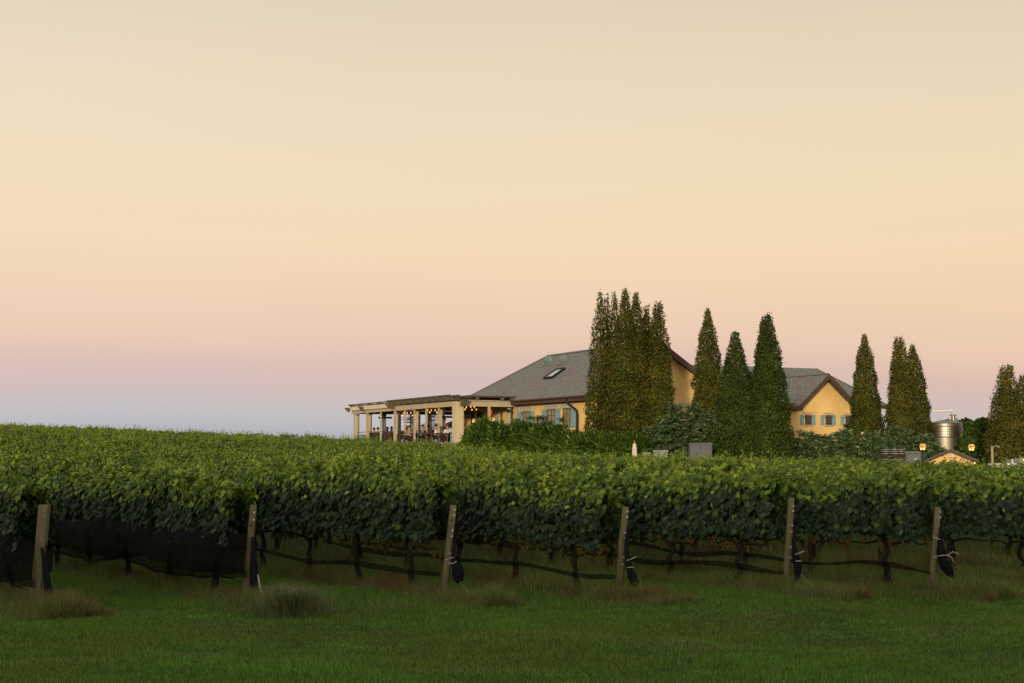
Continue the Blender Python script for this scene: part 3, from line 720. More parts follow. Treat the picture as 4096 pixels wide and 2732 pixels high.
# fascia, gutter, barge boards, soffit
mb = MB(); mb.bb(S0, S1, -ov - .03, -ov + .05, EAVE - .36, EAVE - .1); mb.bb(S0, S1 - .05, -ov + .05, -.01, EAVE - .33, EAVE - .28); mb.build('fascia', M_fascia, house)
MB().tube([bf(S0, -ov - .1, EAVE - .07), bf(S1, -ov - .1, EAVE - .07)], .075, 8).build('gutter', M_fascia, house)
def barge(s, t0, z0, t1, z1, dep=.42, th=.10):
    P = [(s, t0, z0 + .02), (s, t1, z1 + .02), (s, t1, z1 - dep), (s, t0, z0 - dep)]
    return MB().prism([bf(*p) for p in P], e1v * th)
for a, b in (((-ov, EAVE), (W / 2, RIDGE)), ((W + ov, EAVE), (W / 2, RIDGE))):
    barge(S1, a[0], a[1], b[0], b[1]).build('barge_board', M_fascia, house)
# wing B behind on the right and gable C
BR, BS, BT1 = H(6.9), -4.6, 29.7
BE = 4.3; slB = (BR - EAVE) / (BE - BS)
roof_slab('wing_roof', [[(BE, W + .3, EAVE), (BE, BT1, EAVE), (BS, BT1, BR), (BS, W / 2 + .6, BR)], [(2 * BS - BE, BT1, EAVE), (2 * BS - BE, W, EAVE), (BS, W / 2 + .6, BR), (BS, BT1, BR)]])
mb = MB(); mb.bb(3.4, 3.7, W + .02, BT1 - .4, .8, EAVE); mb.prism([bf(3.4, BT1 - .45, .8), bf(3.4, BT1 - .45, EAVE), bf(BS, BT1 - .45, BR - .25), bf(2 * BS - BE + .9, BT1 - .45, EAVE), bf(2 * BS - BE + .9, BT1 - .45, .8)], -e2v * .3)
mb.build('wing_wall', M_stucco, house)
mb = MB(); mb.bb(BE - .02, BE + .06, W + .6, 21.2, EAVE - .34, EAVE - .12); mb.bb(3.71, BE - .02, W + .6, 21.2, EAVE - .34, EAVE - .29); mb.build('wing_fascia', M_fascia, house); MB().bb(BE - .02, BE + .06, 27.0, BT1, EAVE - .34, EAVE - .1).build('wing_fascia', M_fascia, house)
MB().prism([bf(BE + .05, BT1 + .02, EAVE), bf(BS, BT1 + .02, BR + .02), bf(BS, BT1 + .02, BR - .35), bf(BE + .05, BT1 + .02, EAVE - .36)], e2v * .08).build('barge_board', M_fascia, house)
CT = t_of(3317, 5.05); CH = zpx(1497, 5.05, CT); CW = 2.72; CSW = 4.5
CEZ = zpx(1621, 5.05, CT - CW)
cb = BE - (CH - EAVE) / slB - .3
roof_slab('gable_roof', [[(cb, CT - CW, CEZ), (CSW + .55, CT - CW, CEZ), (CSW + .55, CT, CH), (cb, CT, CH)], [(CSW + .55, CT + CW, CEZ), (cb, CT + CW, CEZ), (cb, CT, CH), (CSW + .55, CT, CH)]], .14)
MB().tube([bf(cb, CT, CH + .03), bf(CSW + .55, CT, CH + .03)], .06, 6).build('ridge_cap', M_ridge, house)
for sg in (-1, 1): barge(CSW + .55, CT + sg * CW, CEZ, CT, CH, .36, .09).build('barge_board', M_fascia, house)
mb = MB(); mb.prism([bf(*p) for p in [(CSW, CT - 3.1, .8), (CSW, CT + 2.75, .8), (CSW, CT + 2.75, CEZ - .1), (CSW, CT + CW - .35, CEZ + .1), (CSW, CT, CH - .3), (CSW, CT - CW + .35, CEZ + .1), (CSW, CT - 3.1, CEZ - .15)]], -e1v * .24); mb.build('gable_wall', M_stucco, house)
MB().bb(CSW + .02, CSW + .6, CT - 3.3, CT - CW + .25, CEZ - .36, CEZ - .08).build('eave_return', M_fascia, house)

def window(wall, a0, a1, z0, z1, lint, mlint, lsh, rsh, shw, pane, sill=True, lz=.26, cols=2, rows=3):
    """wall: ('s', t) long wall with a = station s; ('t', s) gable wall with a = t. Left/right as seen in the photo"""
    def bx(mb, p0, p1, zz0, zz1, d0, d1):
        if wall[0] == 's': return mb.bb(min(p0, p1), max(p0, p1), wall[1] - d1, wall[1] - d0, zz0, zz1)
        return mb.bb(wall[1] + d0, wall[1] + d1, min(p0, p1), max(p0, p1), zz0, zz1)
    fr = bx(bx(bx(bx(MB(), a0, a0 + .07, z0, z1, .005, .05), a1 - .07, a1, z0, z1, .005, .05), a0 + .07, a1 - .07, z1 - .07, z1, .005, .05), a0 + .07, a1 - .07, z0, z0 + .07, .005, .05)
    for c in range(1, cols): x = a0 + (a1 - a0) * c / cols; bx(fr, x - .022, x + .022, z0 + .07, z1 - .07, .012, .042)
    for c in range(1, rows): z = z0 + (z1 - z0) * c / rows; bx(fr, a0 + .07, a1 - .07, z - .02, z + .02, .014, .036)
    f = fr.build('window', M_frame, house)
    bx(MB(), a0 + .06, a1 - .06, z0 + .06, z1 - .06, .004, .011).build('pane', pane, f)
    if lint: bx(MB(), a0 - lint, a1 + lint, z1 + .015, z1 + lz, .003, .06).build('lintel', mlint, house)
    if sill: bx(MB(), a0 - .1, a1 + .1, z0 - .12, z0 - .01, .003, .10).build('sill', mlint, house)
    for on, p0, p1 in ((lsh, a0 - .12 - shw, a0 - .12), (rsh, a1 + .03, a1 + .03 + shw)):
        if not on: continue
        sh = MB()
        for q in range(4): w_ = (p1 - p0) / 4; bx(sh, p0 + w_ * q + .004, p0 + w_ * (q + 1) - .004, z0 - .02, z1 + .02, .02, .05)
        bx(sh, p0, p1, z0 + .1, z0 + .2, .05, .065); bx(sh, p0, p1, z1 - .2, z1 - .1, .05, .065)
        o = sh.build('shutter', M_shut, house)
        e = p1 if on == lsh and p1 < a0 else p0
        bx(MB(), e - .05, e + .09, z1 - .17, z1 - .12, .065, .08).build('hinge', M_iron, o)
for (a, b, c, d, l, r) in ((2092, 2120, 1646, 1716, 1, 1), (2191, 2222, 1637, 1712, 1, 1), (2253, 2284, 1633, 1709, 0, 1)):
    s0, s1 = s_of(a), s_of(b)
    window(('s', 0), s0, s1, zpx(1709, 8.9, 0), zpx(c, (s0 + s1) / 2, 0), .42, M_lintel, l, r, .72, M_glassw, True, .36)
for (a, b, l, r) in ((3218, 3243, 1, 1), (3300, 3324, 1, 1), (3380, 3404, 1, 1)):
    window(('t', CSW), t_of(a, CSW), t_of(b, CSW), zpx(1700, CSW, CT), zpx(1661, CSW, CT), .18, M_lintelb, l, r, .34, M_glassd, True, .22, 3, 3)
MB().bb(SG + .004, SG + .07, t_of(2718, SG), t_of(2775, SG), zpx(1625, SG, 5), zpx(1612, SG, 5)).build('lintel', M_lintel, house)
# downpipe
sd = s_of(2316)
MB().tube([bf(sd - .6, -ov - .05, EAVE - .15), bf(sd - .6, -ov - .02, EAVE - .45), bf(sd - .05, -.16, EAVE - .95), bf(sd, -.14, EAVE - 1.2), bf(sd, -.14, 2.2)], .085, 8).build('downpipe', M_iron, house, True)
# roof furniture: found on the roof plane
PN = Vector((0, 0, 1)); _a = Vector(bf(0, -ov, EAVE)); _b = Vector(bf(0, W / 2, RIDGE)); ups = (_b - _a).normalized(); PNn = e1v.cross(ups).normalized(); PNn = PNn if PNn.z > 0 else -PNn
def onroof(px, py):
    d = Vector(ray(px, py)); o = Vector((0, 0, EYE)); return o + d * ((_a - o).dot(PNn) / d.dot(PNn))
q = [onroof(*p) for p in ((2184, 1516), (2217, 1514), (2254, 1478), (2222, 1480))]
cen = sum(q, Vector()) / 4; su = (q[1] - q[0]).dot(e1v); sv = (q[3] - q[0]).dot(ups)
sw = max(.8, su); sh_ = max(1.0, sv)
sk = MB()
def slope_box(mb, c, lu, lv, h0, h1):
    return mb.hexa([c + e1v * a * lu / 2 + ups * b * lv / 2 + PNn * h for h in (h0, h1) for a, b in ((-1, -1), (1, -1), (1, 1), (-1, 1))])
for a in (-1, 1):
    slope_box(sk, cen + e1v * a * (sw / 2 - .05), .1, sh_, -.02, .16); slope_box(sk, cen + ups * a * (sh_ / 2 - .05), sw - .2, .1, -.02, .158)
sko = sk.build('skylight', M_iron, rf); slope_box(MB(), cen, sw - .19, sh_ - .19, .0, .10).build('pane', M_skyl, sko)
for (px, py, m) in ((2196, 1452, M_copper), (2257, 1447, M_lead)):
    c = onroof(px, py); mb = MB(); r_ = .43; prof = []
    cz = c + Vector((0, 0, .2)); mb.ball(cz, .36, 14, 1.15, .95, .98)
    for dxx in (-.12, .06): mb.ball(cz + e2v * dxx, .385, 14, .16, .95, .96)
    vo = mb.build('roof_vent', m, rf, False); slope_box(MB(), c, .8, .8, -.02, .07).build('base_flashing', m, vo)

# ------------------------------------------------------------------ pergola and deck (part of the building)
TN = -4.64                            # front line
LP = 22.8
perg = thing('pergola', 'long tan pergola with weathered rafters over the dining deck left of the winery', 'pergola', (*bf(-10, TN), 2.0))
mb = MB(); mb.bb(-23.2, .3, TN - .25, -.02, .6, FLOOR); mb.bb(-23.2, SF - .02, -.01, 9.5, .6, FLOOR - .003); mb.build('deck_base', M_stone, perg)
MB().bb(-23.3, .38, TN - .33, TN + .02, FLOOR + .003, FLOOR + .07).build('deck_coping', M_stone, perg)
BB = H(3.16); BT = H(3.52)           # front beam
def post(name, s, t, ws, wt, m, z1=BB, z0=FLOOR + .07): return MB().bb(s - ws / 2, s + ws / 2, t - wt / 2, t + wt / 2, z0, z1).build(name, m, perg)
for px in (1418.5, 1524, 1621, 1658, 1706, 1755): post('post', s_of(px, TN), TN, .11, .11, M_tan)
for px in (1470, 1581): post('pier', s_of(px, TN + .05), TN + .05, .26, .16, M_tan); 
pier = MB(); pier.bb(-.62, -.05, TN - .12, TN + .42, FLOOR + .07, BB + .28); pier.build('corner_pier', M_stuccob, perg)
mb = MB(); mb.bb(-.045, .02, TN + .38, TN + .46, FLOOR + .07, BB + .1); mb.bb(-.70, -.63, TN - .14, TN - .05, FLOOR + .07, BB + .1); mb.build('pier_trim', M_tan, perg)
for px in (1431, 1481, 1597): o = MB().lathe([(.155, FLOOR), (.15, BB - .12), (.19, BB - .08), (.19, BB)], (*bf(s_of(px, TN + .75), TN + .75), 0), 14).build('column', M_stuccob, perg, True)
for px in (1673, 1770): o = MB().lathe([(.185, FLOOR), (.175, BB - .12), (.22, BB - .08), (.22, BB)], (*bf(s_of(px, TN + .75), TN + .75), 0), 14).build('column', M_stuccob, perg, True)
for px, s in ((1537, -22.3), (1648, -15.6), (1719, -11.6)): tq = t_of(px, s); MB().lathe([(.17, FLOOR), (.16, BB - .2), (.22, BB - .1), (.22, BB)], (*bf(s, tq), 0), 12).build('column', M_stone, perg, True)
mb = MB(); mb.bb(-23.0, -.2, TN - .10, TN + .10, BB, BT); mb.bb(-23.0, -.7, TN - .13, TN - .10, BB + .0, BB + .10); mb.build('front_beam', M_tan, perg)
mb = MB(); mb.bb(-.1, .1, TN + .12, -.02, BB, BT); mb.bb(.1, .13, TN + .3, -.05, BB + .18, BB + .21); mb.build('return_beam', M_tan, perg)
mb = MB(); mb.bb(-23.0, -22.8, TN + .1, 9.0, BB, BT - .05); mb.bb(-23.0, SF - .4, 8.8, 9.0, BB, BT - .06); mb.build('far_beam', M_ceil, perg)
MB().bb(-23, -12.8, TN - .28, TN - .11, BT - .1, BT + .22).build('screen_roll', M_tanl, perg)
mb = MB(); mb.bb(-22.7, -.15, TN + .12, -.02, BT - .04, BT + .03); mb.bb(-22.7, SF - .5, -.01, 8.8, BT - .04, BT + .02); mb.build('ceiling', M_ceil, perg)
post('post', .03, t_of(1956, .03), .16, .16, M_tan); post('post', .03, -.13, .16, .2, M_tan); MB().lathe([(.17, FLOOR), (.16, BB - .1), (.2, BB - .05), (.2, BB)], (*bf(-.5, -.42), 0), 14).build('column', M_lintel, perg, True)
# rafters across the top with shaped tails
def rafter(s, tail, z, wd=.16, hh=.30, t1=.4, m=M_raft):
    prof = [(TN - tail, z + hh), (t1, z + hh), (t1, z + .02), (TN - tail + .42, z + .02), (TN - tail + .20, z + hh * .45)]
    return MB().prism([bf(s, a, b) for a, b in prof], e1v * wd).build('rafter', m, perg)
for k in range(9): rafter(-12.4 + 1.42 * k, .95, BT + .07)
for k in range(5): rafter(-22.6 + 2.3 * k, .55, BT + .10, .14, .26)
mb = MB(); mb.bb(-12.6, .2, TN - .75, TN - .62, BT + .371, BT + .44); mb.bb(-12.6, .2, TN - .1, TN + .1, BT + .371, BT + .44); mb.bb(-12.6, .2, TN + .9, TN + 1.1, BT + .371, BT + .44)
mb.bb(-23.3, -12.7, TN - .35, TN - .2, BT + .365, BT + .43); mb.build('top_batten', M_raft, perg)
MB().bb(-12.6, .1, TN + 1.12, -.1, BT + .372, BT + .40).build('canopy_sheet', M_fascia, perg)
# big beam ends (corbels)
for s, dirv, ln in ((-23.1, -e2v, .42), (-19.6, -e2v, .42), (-12.5, -e2v, .6)):
    z = BB + .16
    b0 = Vector(bf(s, TN - .3, 0)); P = [b0 + Vector((0, 0, z)), b0 + Vector((0, 0, z + .34)), b0 + dirv * ln + Vector((0, 0, z + .34)), b0 + dirv * (ln - .28) + Vector((0, 0, z))]
    MB().prism(P, e1v * .22).build('corbel', M_raft, perg)
for t, ln in ((TN + .15, .75), (-.32, .62)):
    z = BB + .04; b0 = Vector(bf(.13, t, 0)); P = [b0 + Vector((0, 0, z)), b0 + Vector((0, 0, z + .42)), b0 + e1v * ln + Vector((0, 0, z + .42)), b0 + e1v * (ln - .22) + Vector((0, 0, z))]
    MB().prism(P, e2v * .24).build('corbel', M_raft, perg)
for px in (1805, 1910, 2010, 2050):
    t = t_of(px, .3)
    MB().bb(.05, .42, t - .08, t + .08, BT + .10, BT + .27).build('joist_end', M_raft, perg)
MB().bb(-.0, .16, TN - .2, -.02, BT + .28, BT + .36).build('edge_board', M_fascia, perg)
MB().tube([bf(.22, TN + .25, BB + .12), bf(.22, TN + .28, BT + .02), bf(.22, TN + .6, BT + .06), bf(.22, -.3, BT + .02), bf(.2, -.12, BT - .06), bf(.2, -.1, FLOOR)], .035, 6).build('conduit', M_lintel, perg, True)
# front railing with balusters
rail = thing('railing', 'thin black metal railing with balusters along the front of the dining deck', 'railing', (*bf(-10, TN + .25), FLOOR))
mb = MB(); mb.bb(-22.6, -.7, TN + .23, TN + .27, FLOOR + 1.03, FLOOR + 1.07); mb.bb(-22.6, -.7, TN + .235, TN + .265, FLOOR + .80, FLOOR + .83); mb.bb(-22.6, -.7, TN + .235, TN + .265, FLOOR + .12, FLOOR + .15); mb.build('rail', M_iron, rail)
mb = MB()
for k in range(150): s = -22.5 + 21.7 * k / 149; mb.bb(s - .009, s + .009, TN + .24, TN + .26, FLOOR + .15, FLOOR + .80)
mb.build('baluster_panel', M_iron, rail)

# things under the pergola
def chandelier(px, py, Y, lab, nb=8, rr=.62):
    p = at(px, py, Y); t = thing('chandelier', lab, 'chandelier', p, 'candle chandeliers under the pergola')
    mb = MB(); mb.tube([p + np.array([0, 0, 1.0]), p + np.array([0, 0, -.55])], .02, 6)
    for k in range(nb):
        a = 2 * math.pi * k / nb + .4; ca, sa = math.cos(a), math.sin(a); r_ = rr * (1 if k % 2 else .72)
        mb.tube([p + np.array([ca * r_ * f, sa * r_ * f, z]) for f, z in ((0, -.5), (.35, -.62), (.7, -.55), (1, -.25), (1, -.08))], .016, 5)
        mb.tube([p + np.array([ca * r_ * f, sa * r_ * f, z]) for f, z in ((.1, -.35), (.4, -.15), (.62, -.3), (.45, -.42), (.3, -.34))], .012, 5)
    mb.build('scroll_frame', M_iron, t)
    for k in range(nb):
        a = 2 * math.pi * k / nb + .4; r_ = rr * (1 if k % 2 else .72)
        MB().ball(p + np.array([math.cos(a) * r_, math.sin(a) * r_, .0 + (.18 if k % 2 == 0 else 0)]), .05, 8, sz=1.4).build('bulb', M_bulb, t)
chandelier(1636, 1661, 113, 'lit candle chandelier in the middle of the pergola, leftmost of three')
chandelier(1733, 1650, 108, 'lit candle chandelier under the pergola between two front posts, middle of three')
chandelier(1874, 1638, 103.5, 'lit candle chandelier right of the corner pier, nearest of three')
def heater(px, py, Y, ln, lab, ang):
    p = at(px, py, Y); t = thing('patio_heater', lab, 'heater', p, 'overhead patio heaters'); d = Vector((math.cos(ang), math.sin(ang), 0)); P = Vector(p)
    q = Matrix.Rotation(ang, 3, 'Z'); MB().box(p, (ln, .2, .12), q).box(p + np.array([0, 0, -.075]), (ln * .92, .26, .03), q).build('heater_body', M_iron, t)
    for a in (-.35, .35): c = P + d * ln * a; MB().tube([c, c + Vector((0, 0, max(.15, BT - p[2])))], .015, 6).build('hanger', M_iron, t)
heater(1541, 1670, 117, 1.15, 'dark patio heater hanging in the leftmost open bays', .44)
heater(1797, 1667, 104.5, 1.1, 'dark patio heater hanging left of the corner pier', .44)
heater(2020, 1641, 101.5, .75, 'dark patio heater hanging by the yellow wall near the first shuttered window', .44)
heater(1860, 1652, 106, .7, 'dark patio heater below the chandelier right of the corner pier', .44)
def lantern(px, py, Y, lab, base=None, sz=.34, grp=None, pole=True):
    p = at(px, py, Y); t = thing('lantern_post' if pole else 'wall_lantern', lab, 'lantern', (p[0], p[1], base if base is not None else p[2]), grp)
    x, y, z = p; h = sz
    mb = MB(); mb.lathe([(h * .52, h * .50), (h * .30, h * 1.0), (h * .08, h * 1.06), (h * .06, h * 1.25), (.01, h * 1.3)], (x, y, z), 4, math.pi / 4 + .3) if not pole else None
    fr = MB()
    a4 = [math.pi / 4 + .3 + k * math.pi / 2 for k in range(4)]
    lo, mid_, hi = .36 * h, .60 * h, .34 * h
    for a in a4:
        fr.tube([(x + math.cos(a) * lo, y + math.sin(a) * lo, z - h * .72), (x + math.cos(a) * mid_, y + math.sin(a) * mid_, z), (x + math.cos(a) * hi, y + math.sin(a) * hi, z + h * .42)], h * .035, 5)
    for zz, r_ in ((-.72, lo), (0, mid_), (.42, hi)):
        q = [(x + math.cos(a) * r_, y + math.sin(a) * r_, z + h * zz) for a in a4]; fr.tube(q + q[:1], h * .04, 5)
    fr.lathe([(hi * .95, h * .43), (h * .16, h * .58), (h * .10, h * .7), (h * .03, h * .86)], (x, y, z), 8)
    fr.lathe([(.04, -h * 1.05), (lo * .9, -h * .76), (lo * .9, -h * .72)], (x, y, z), 8)
    fo = fr.build('lantern_frame', M_iron, t)
    MB().lathe([(lo * .92, -h * .71), (mid_ * .93, -.01)], (x, y, z), 4, a4[0]).lathe([(mid_ * .93, .01), (hi * .9, h * .41)], (x, y, z), 4, a4[0]).build('lantern_glass', M_glow, t)
    for k, a in enumerate(a4):
        aa = a + math.pi / 4; r_ = (lo + .25 * (mid_ - lo)) * .72
        MB().ball((x + math.cos(aa) * (r_ + .02 * h), y + math.sin(aa) * (r_ + .02 * h), z - h * .5), h * .11, 8, sz=1.3).build('flame', M_flame, t)
    if pole: MB().tube([(x, y, base - .1), (x, y, base + .9), (x, y, z - h)], [.06, .05, .045], 8).build('pole', M_iron, t, True)
gz = lambda px, Y: float(g(X_at(px, Y), Y))
lantern(1894, 1681, 98.3, 'glowing lantern poking out of the juniper top beside the corner pier', gz(1894, 98.3), .22, 'lanterns by the pergola')
lantern(1975, 1676, 99.2, 'glowing lantern with a dark hood below the red panel', gz(1975, 99.2), .22, 'lanterns by the pergola')
lantern(3691, 1784, 86, 'lit street-style lantern on a pole behind the blue container', gz(3691, 86), .36, 'lit lanterns in the yard')
lantern(3886, 1786, 84, 'lit street-style lantern on a pole behind the little ochre hut roof', gz(3886, 84), .36, 'lit lanterns in the yard')
# red panel, doors and pilasters on the long wall beneath the pergola
sa, sb = s_of(1957), s_of(1968)
rp = thing('lit_panel', 'small glowing red-orange panel on the wall under the pergola', 'panel', (*bf(sa, -.05), 5.0))
MB().bb(sa, sb, -.06, -.004, zpx(1662, sa, 0), zpx(1640, sa, 0)).build('panel', M_red, rp); MB().bb(sa - .1, sb + .1, -.1, -.061, zpx(1667, sa, 0), zpx(1662.5, sa, 0)).build('shelf', M_iron, rp)
for a, b, m, nm in ((1886, 1930, M_ceil, 'door'), (1980, 2000, M_lintel, 'pilaster'), (1902, 1912, M_stuccob, 'pilaster')):
    MB().bb(s_of(a), s_of(b), -.12 if nm == 'pilaster' else -.05, -.004, FLOOR, BB - .12 if nm == 'pilaster' else FLOOR + 2.4).build(nm, m, house)
# parasols on the far terrace
def parasol(px, py, Y, lab, r_=1.5):
    p = at(px, py, Y); t = thing('parasol', lab, 'parasol', (p[0], p[1], 3.0), 'open grey parasols beyond the pergola')
    MB().lathe([(r_, -.72), (r_ * .98, -.62), (r_ * .5, -.27), (.25, -.06), (.22, .0), (.02, .08)], p, 8, .3).build('canopy', M_umb, t)
    MB().tube([(p[0], p[1], 2.6), (p[0], p[1], p[2])], .03, 8).build('pole', M_raft, t)
parasol(1727, 1682, 127, 'open grey parasol seen between the posts, left of two')
parasol(1824, 1678, 124, 'open grey parasol half hidden by the corner pier, right of two')

# people at the tables
def skin_obj(name, m, pts, edges, radii, parent, lv=1, root=0):
    me = bpy.data.meshes.new(name); me.from_pydata([tuple(map(float, p)) for p in pts], edges, []); me.materials.append(m)
    o = link(name, me, parent); md = o.modifiers.new('skin', 'SKIN'); sv = me.skin_vertices[0] if me.skin_vertices else None
    if not me.skin_vertices:
        bpy.context.view_layer.objects.active = o
    for v, r_ in zip(me.skin_vertices[0].data, radii): v.radius = (r_, r_) if not isinstance(r_, tuple) else r_
    me.skin_vertices[0].data[root].use_root = True
    md.use_smooth_shade = True; ss = o.modifiers.new('sub', 'SUBSURF'); ss.levels = lv; ss.render_levels = lv
    return o
def person(p, face, lab, shirt, hair, seated=True, long_hair=False, cap=None, glasses=False, lean=0.0):
    """p: floor point (or seat foot), face: heading angle"""
    t = thing('person', lab, 'person', p, None)
    ca, sa = math.cos(face), math.sin(face)
    T = lambda x, y, z: (p[0] + x * ca - y * sa, p[1] + x * sa + y * ca, p[2] + z)   # x forward, y left
    hz = .46 if seated else .92
    pel = (0, 0, hz + .06); che = (.04 + lean, 0, hz + .42); nek = (.06 + lean * 1.3, 0, hz + .60); hd0 = (.08 + lean * 1.4, 0, hz + .70); hd1 = (.09 + lean * 1.4, 0, hz + .84)
    pts = [pel, (0.01 + lean * .5, 0, hz + .24), che, nek, hd0, hd1]; rad = [(.15, .12), (.14, .11), (.16, .115), .055, .085, .095]; ed = [(0, 1), (1, 2), (2, 3), (3, 4), (4, 5)]
    torso_n = 3
    spts = [pts[0], pts[1], pts[2], (.055 + lean * 1.25, 0, hz + .55)]; sed = [(0, 1), (1, 2), (2, 3)]; srad = [(.165, .135), (.155, .125), (.175, .13), .075]
    tpts = [(0, 0, hz + .07)]; ted = []; trad = [.165]
    for sg in (-1, 1):
        sho = (che[0] + .01, sg * .19, hz + .50); elb = (che[0] + .06, sg * .25, hz + .22); wri = (che[0] + .30, sg * .14, hz + .27) if seated else (che[0] + .08, sg * .25, hz - .02); han = (wri[0] + .09, wri[1] - sg * .02, wri[2] + (.0 if seated else -.09))
        b = len(pts); pts += [sho, elb, wri, han]; rad += [.058, .045, .033, .038]; ed += [(2, b), (b, b + 1), (b + 1, b + 2), (b + 2, b + 3)]
        for q in range(4):      # fingers
            pts.append((han[0] + .07, han[1] + (q - 1.5) * .02, han[2] - .01)); rad.append(.009); ed.append((b + 3, len(pts) - 1))
        pts.append((han[0] + .03, han[1] - sg * .05, han[2] + .01)); rad.append(.010); ed.append((b + 3, len(pts) - 1))
        b2 = len(spts); spts += [sho, elb]; srad += [.072, .058]; sed += [(2, b2), (b2, b2 + 1)]
        hip = (0.02, sg * .10, hz + .02); kne = (.44, sg * .12, hz + .02) if seated else (.03, sg * .10, .49); ank = (.42, sg * .12, .09) if seated else (0, sg * .10, .08); toe = (ank[0] + .16, ank[1], .04)
        b = len(pts); pts += [hip, kne, ank, toe]; rad += [.085, .06, .04, .035]; ed += [(0, b), (b, b + 1), (b + 1, b + 2), (b + 2, b + 3)]
        b3 = len(tpts); tpts += [hip, kne, (ank[0], ank[1], .14)]; trad += [.10, .078, .06]; ted += [(0, b3), (b3, b3 + 1), (b3 + 1, b3 + 2)]
    skin_obj('body', M_skin, [T(*q) for q in pts], ed, rad, t)
    skin_obj('shirt', shirt, [T(*q) for q in spts], sed, srad, t); skin_obj('trousers', M_iron, [T(*q) for q in tpts], ted, trad, t)
    hx, hzz = hd1[0], hd1[2]
    MB().ball(T(hx + .085, 0, hzz - .03), .022, 6, sz=1.3).ball(T(hx + .03, .09, hzz - .03), .022, 6).ball(T(hx + .03, -.09, hzz - .03), .022, 6).build('face', M_skin, t, True)
    MB().ball(T(hx + .078, .035, hzz), .012, 6).ball(T(hx + .078, -.035, hzz), .012, 6).build('eyes', M_iron, t, True)
    hb = MB().ball(T(hx - .025, 0, hzz + .035), .118, 10, sz=.95)
    if long_hair: hb.ball(T(hx - .07, 0, hzz - .10), .10, 10, sz=1.9)
    hb.build('hair', hair, t, True)
    if cap: MB().ball(T(hx - .01, 0, hzz + .06), .13, 12, sz=.75).box(T(hx + .13, 0, hzz + .05), (.14, .15, .02), Matrix.Rotation(face, 3, 'Z')).build('cap', cap, t, True)
    if glasses: MB().box(T(hx + .095, 0, hzz), (.01, .15, .035), Matrix.Rotation(face, 3, 'Z')).build('glasses', M_iron, t)
    return t
M_hair_d = mat('dark_hair', (0.016, 0.012, 0.010), 0.7, 0.2); M_hair_b = mat('brown_hair', (0.07, 0.035, 0.018), 0.7, 0.2)
cl = lambda n, c: mat(n, c, .9, .08)
S_white = cl('white_shirt', (.55, .56, .58)); S_grey = cl('grey_shirt', (.13, .13, .14)); S_navy = cl('dark_shirt', (.03, .03, .04)); S_rose = cl('patterned_shirt', (.22, .16, .15)); S_tan = cl('tan_shirt', (.36, .24, .15)); S_olive = cl('green_shirt', (.09, .12, .10))
def seatp(px, Y): return (X_at(px, Y), Y, FLOOR)
PPL = [(1496, 118.6, 1.3, 'person in dark clothes seated low beside the leftmost dark chair back', S_navy, M_hair_d, 0, 0),
       (1511, 117.0, 1.2, 'person in a grey shirt seen from behind at the left end of the deck', S_grey, M_hair_d, 0, 0),
       (1550, 114.6, 1.5, 'person with dark long hair and patterned top, left of the two seated side by side', S_rose, M_hair_d, 1, 0),
       (1567, 113.4, 1.7, 'person with dark long hair and light top, right of the two seated side by side', S_olive, M_hair_d, 1, 0),
       (1627, 109.0, .2, 'person with brown hair seated below the leftmost chandelier, facing right', S_rose, M_hair_b, 1, 0),
       (1642, 108.3, 3.3, 'person in a tan top seated below the leftmost chandelier, facing left', S_tan, M_hair_b, 0, 0),
       (1693, 105.4, -1.9, 'person with long brown hair and a dark top facing the camera below a parasol', S_navy, M_hair_b, 1, 0),
       (1717, 105.9, 3.0, 'person with dark hair seated in front of the dark stone column', S_olive, M_hair_d, 0, 0),
       (1741, 103.3, .1, 'person in a white shirt with dark hair turned to the right', S_white, M_hair_d, 0, 0),
       (1789, 102.2, -1.5, 'person in a white shirt and glasses facing the camera beside the round column', S_white, M_hair_b, 0, 1),
       (1856, 101.6, 2.6, 'person with dark hair right of the corner pier, half hidden by the juniper', S_olive, M_hair_d, 0, 0)]
def chair(p, face, lab):
    t = thing('dining_chair', lab, 'chair', p, 'dark wicker chairs on the deck'); q = Matrix.Rotation(face, 3, 'Z'); T = lambda x, y, z: Vector(p) + q @ Vector((x, y, z))
    MB().box(T(0, 0, .42), (.48, .48, .06), q).build('seat', M_chair, t); MB().box(T(-.25, 0, .72), (.05, .48, .58), q).build('backrest', M_chair, t)
    for a in (-.2, .2):
        for b in (-.2, .2): MB().box(T(a, b, .2), (.05, .05, .39), q).build('leg', M_chair, t)
for px, Y, f, lab, sh, hr, lh, gl_ in PPL:
    p = seatp(px, Y); person(p, f, lab, sh, hr, True, bool(lh), None, bool(gl_)); chair(p, f, 'wicker chair of the ' + ' '.join(lab.split(' seated')[0].split(' facing')[0].split(' half')[0].split(' turned')[0].split()[:12]))
person(seatp(1779, 104.6), -1.6, 'person standing behind the round column near the right parasol', S_navy, M_hair_d, False)
for px, Y, lab in ((1494, 117.6, 'dark wicker chair with its broad back left of the grey-shirted person'), (1809, 101.6, 'empty dark wicker chair beside the corner pier'), (1605, 111, 'empty dark wicker chair behind the thick tan pier'), (1722, 103.9, 'empty dark wicker chair left of the white-shirted person')):
    chair(seatp(px, Y), 2.4, lab)
def table(px, Y, lab):
    p = seatp(px, Y); t = thing('dining_table', lab, 'table', p, 'dining tables on the deck')
    MB().box((p[0], p[1], p[2] + .74), (.85, .85, .05), Matrix.Rotation(.44, 3, 'Z')).build('table_top', M_table, t); MB().tube([p, (p[0], p[1], p[2] + .715)], .045, 8).lathe([(.3, 0), (.28, .04), (.05, .06)], p, 12).build('pedestal', M_table, t)
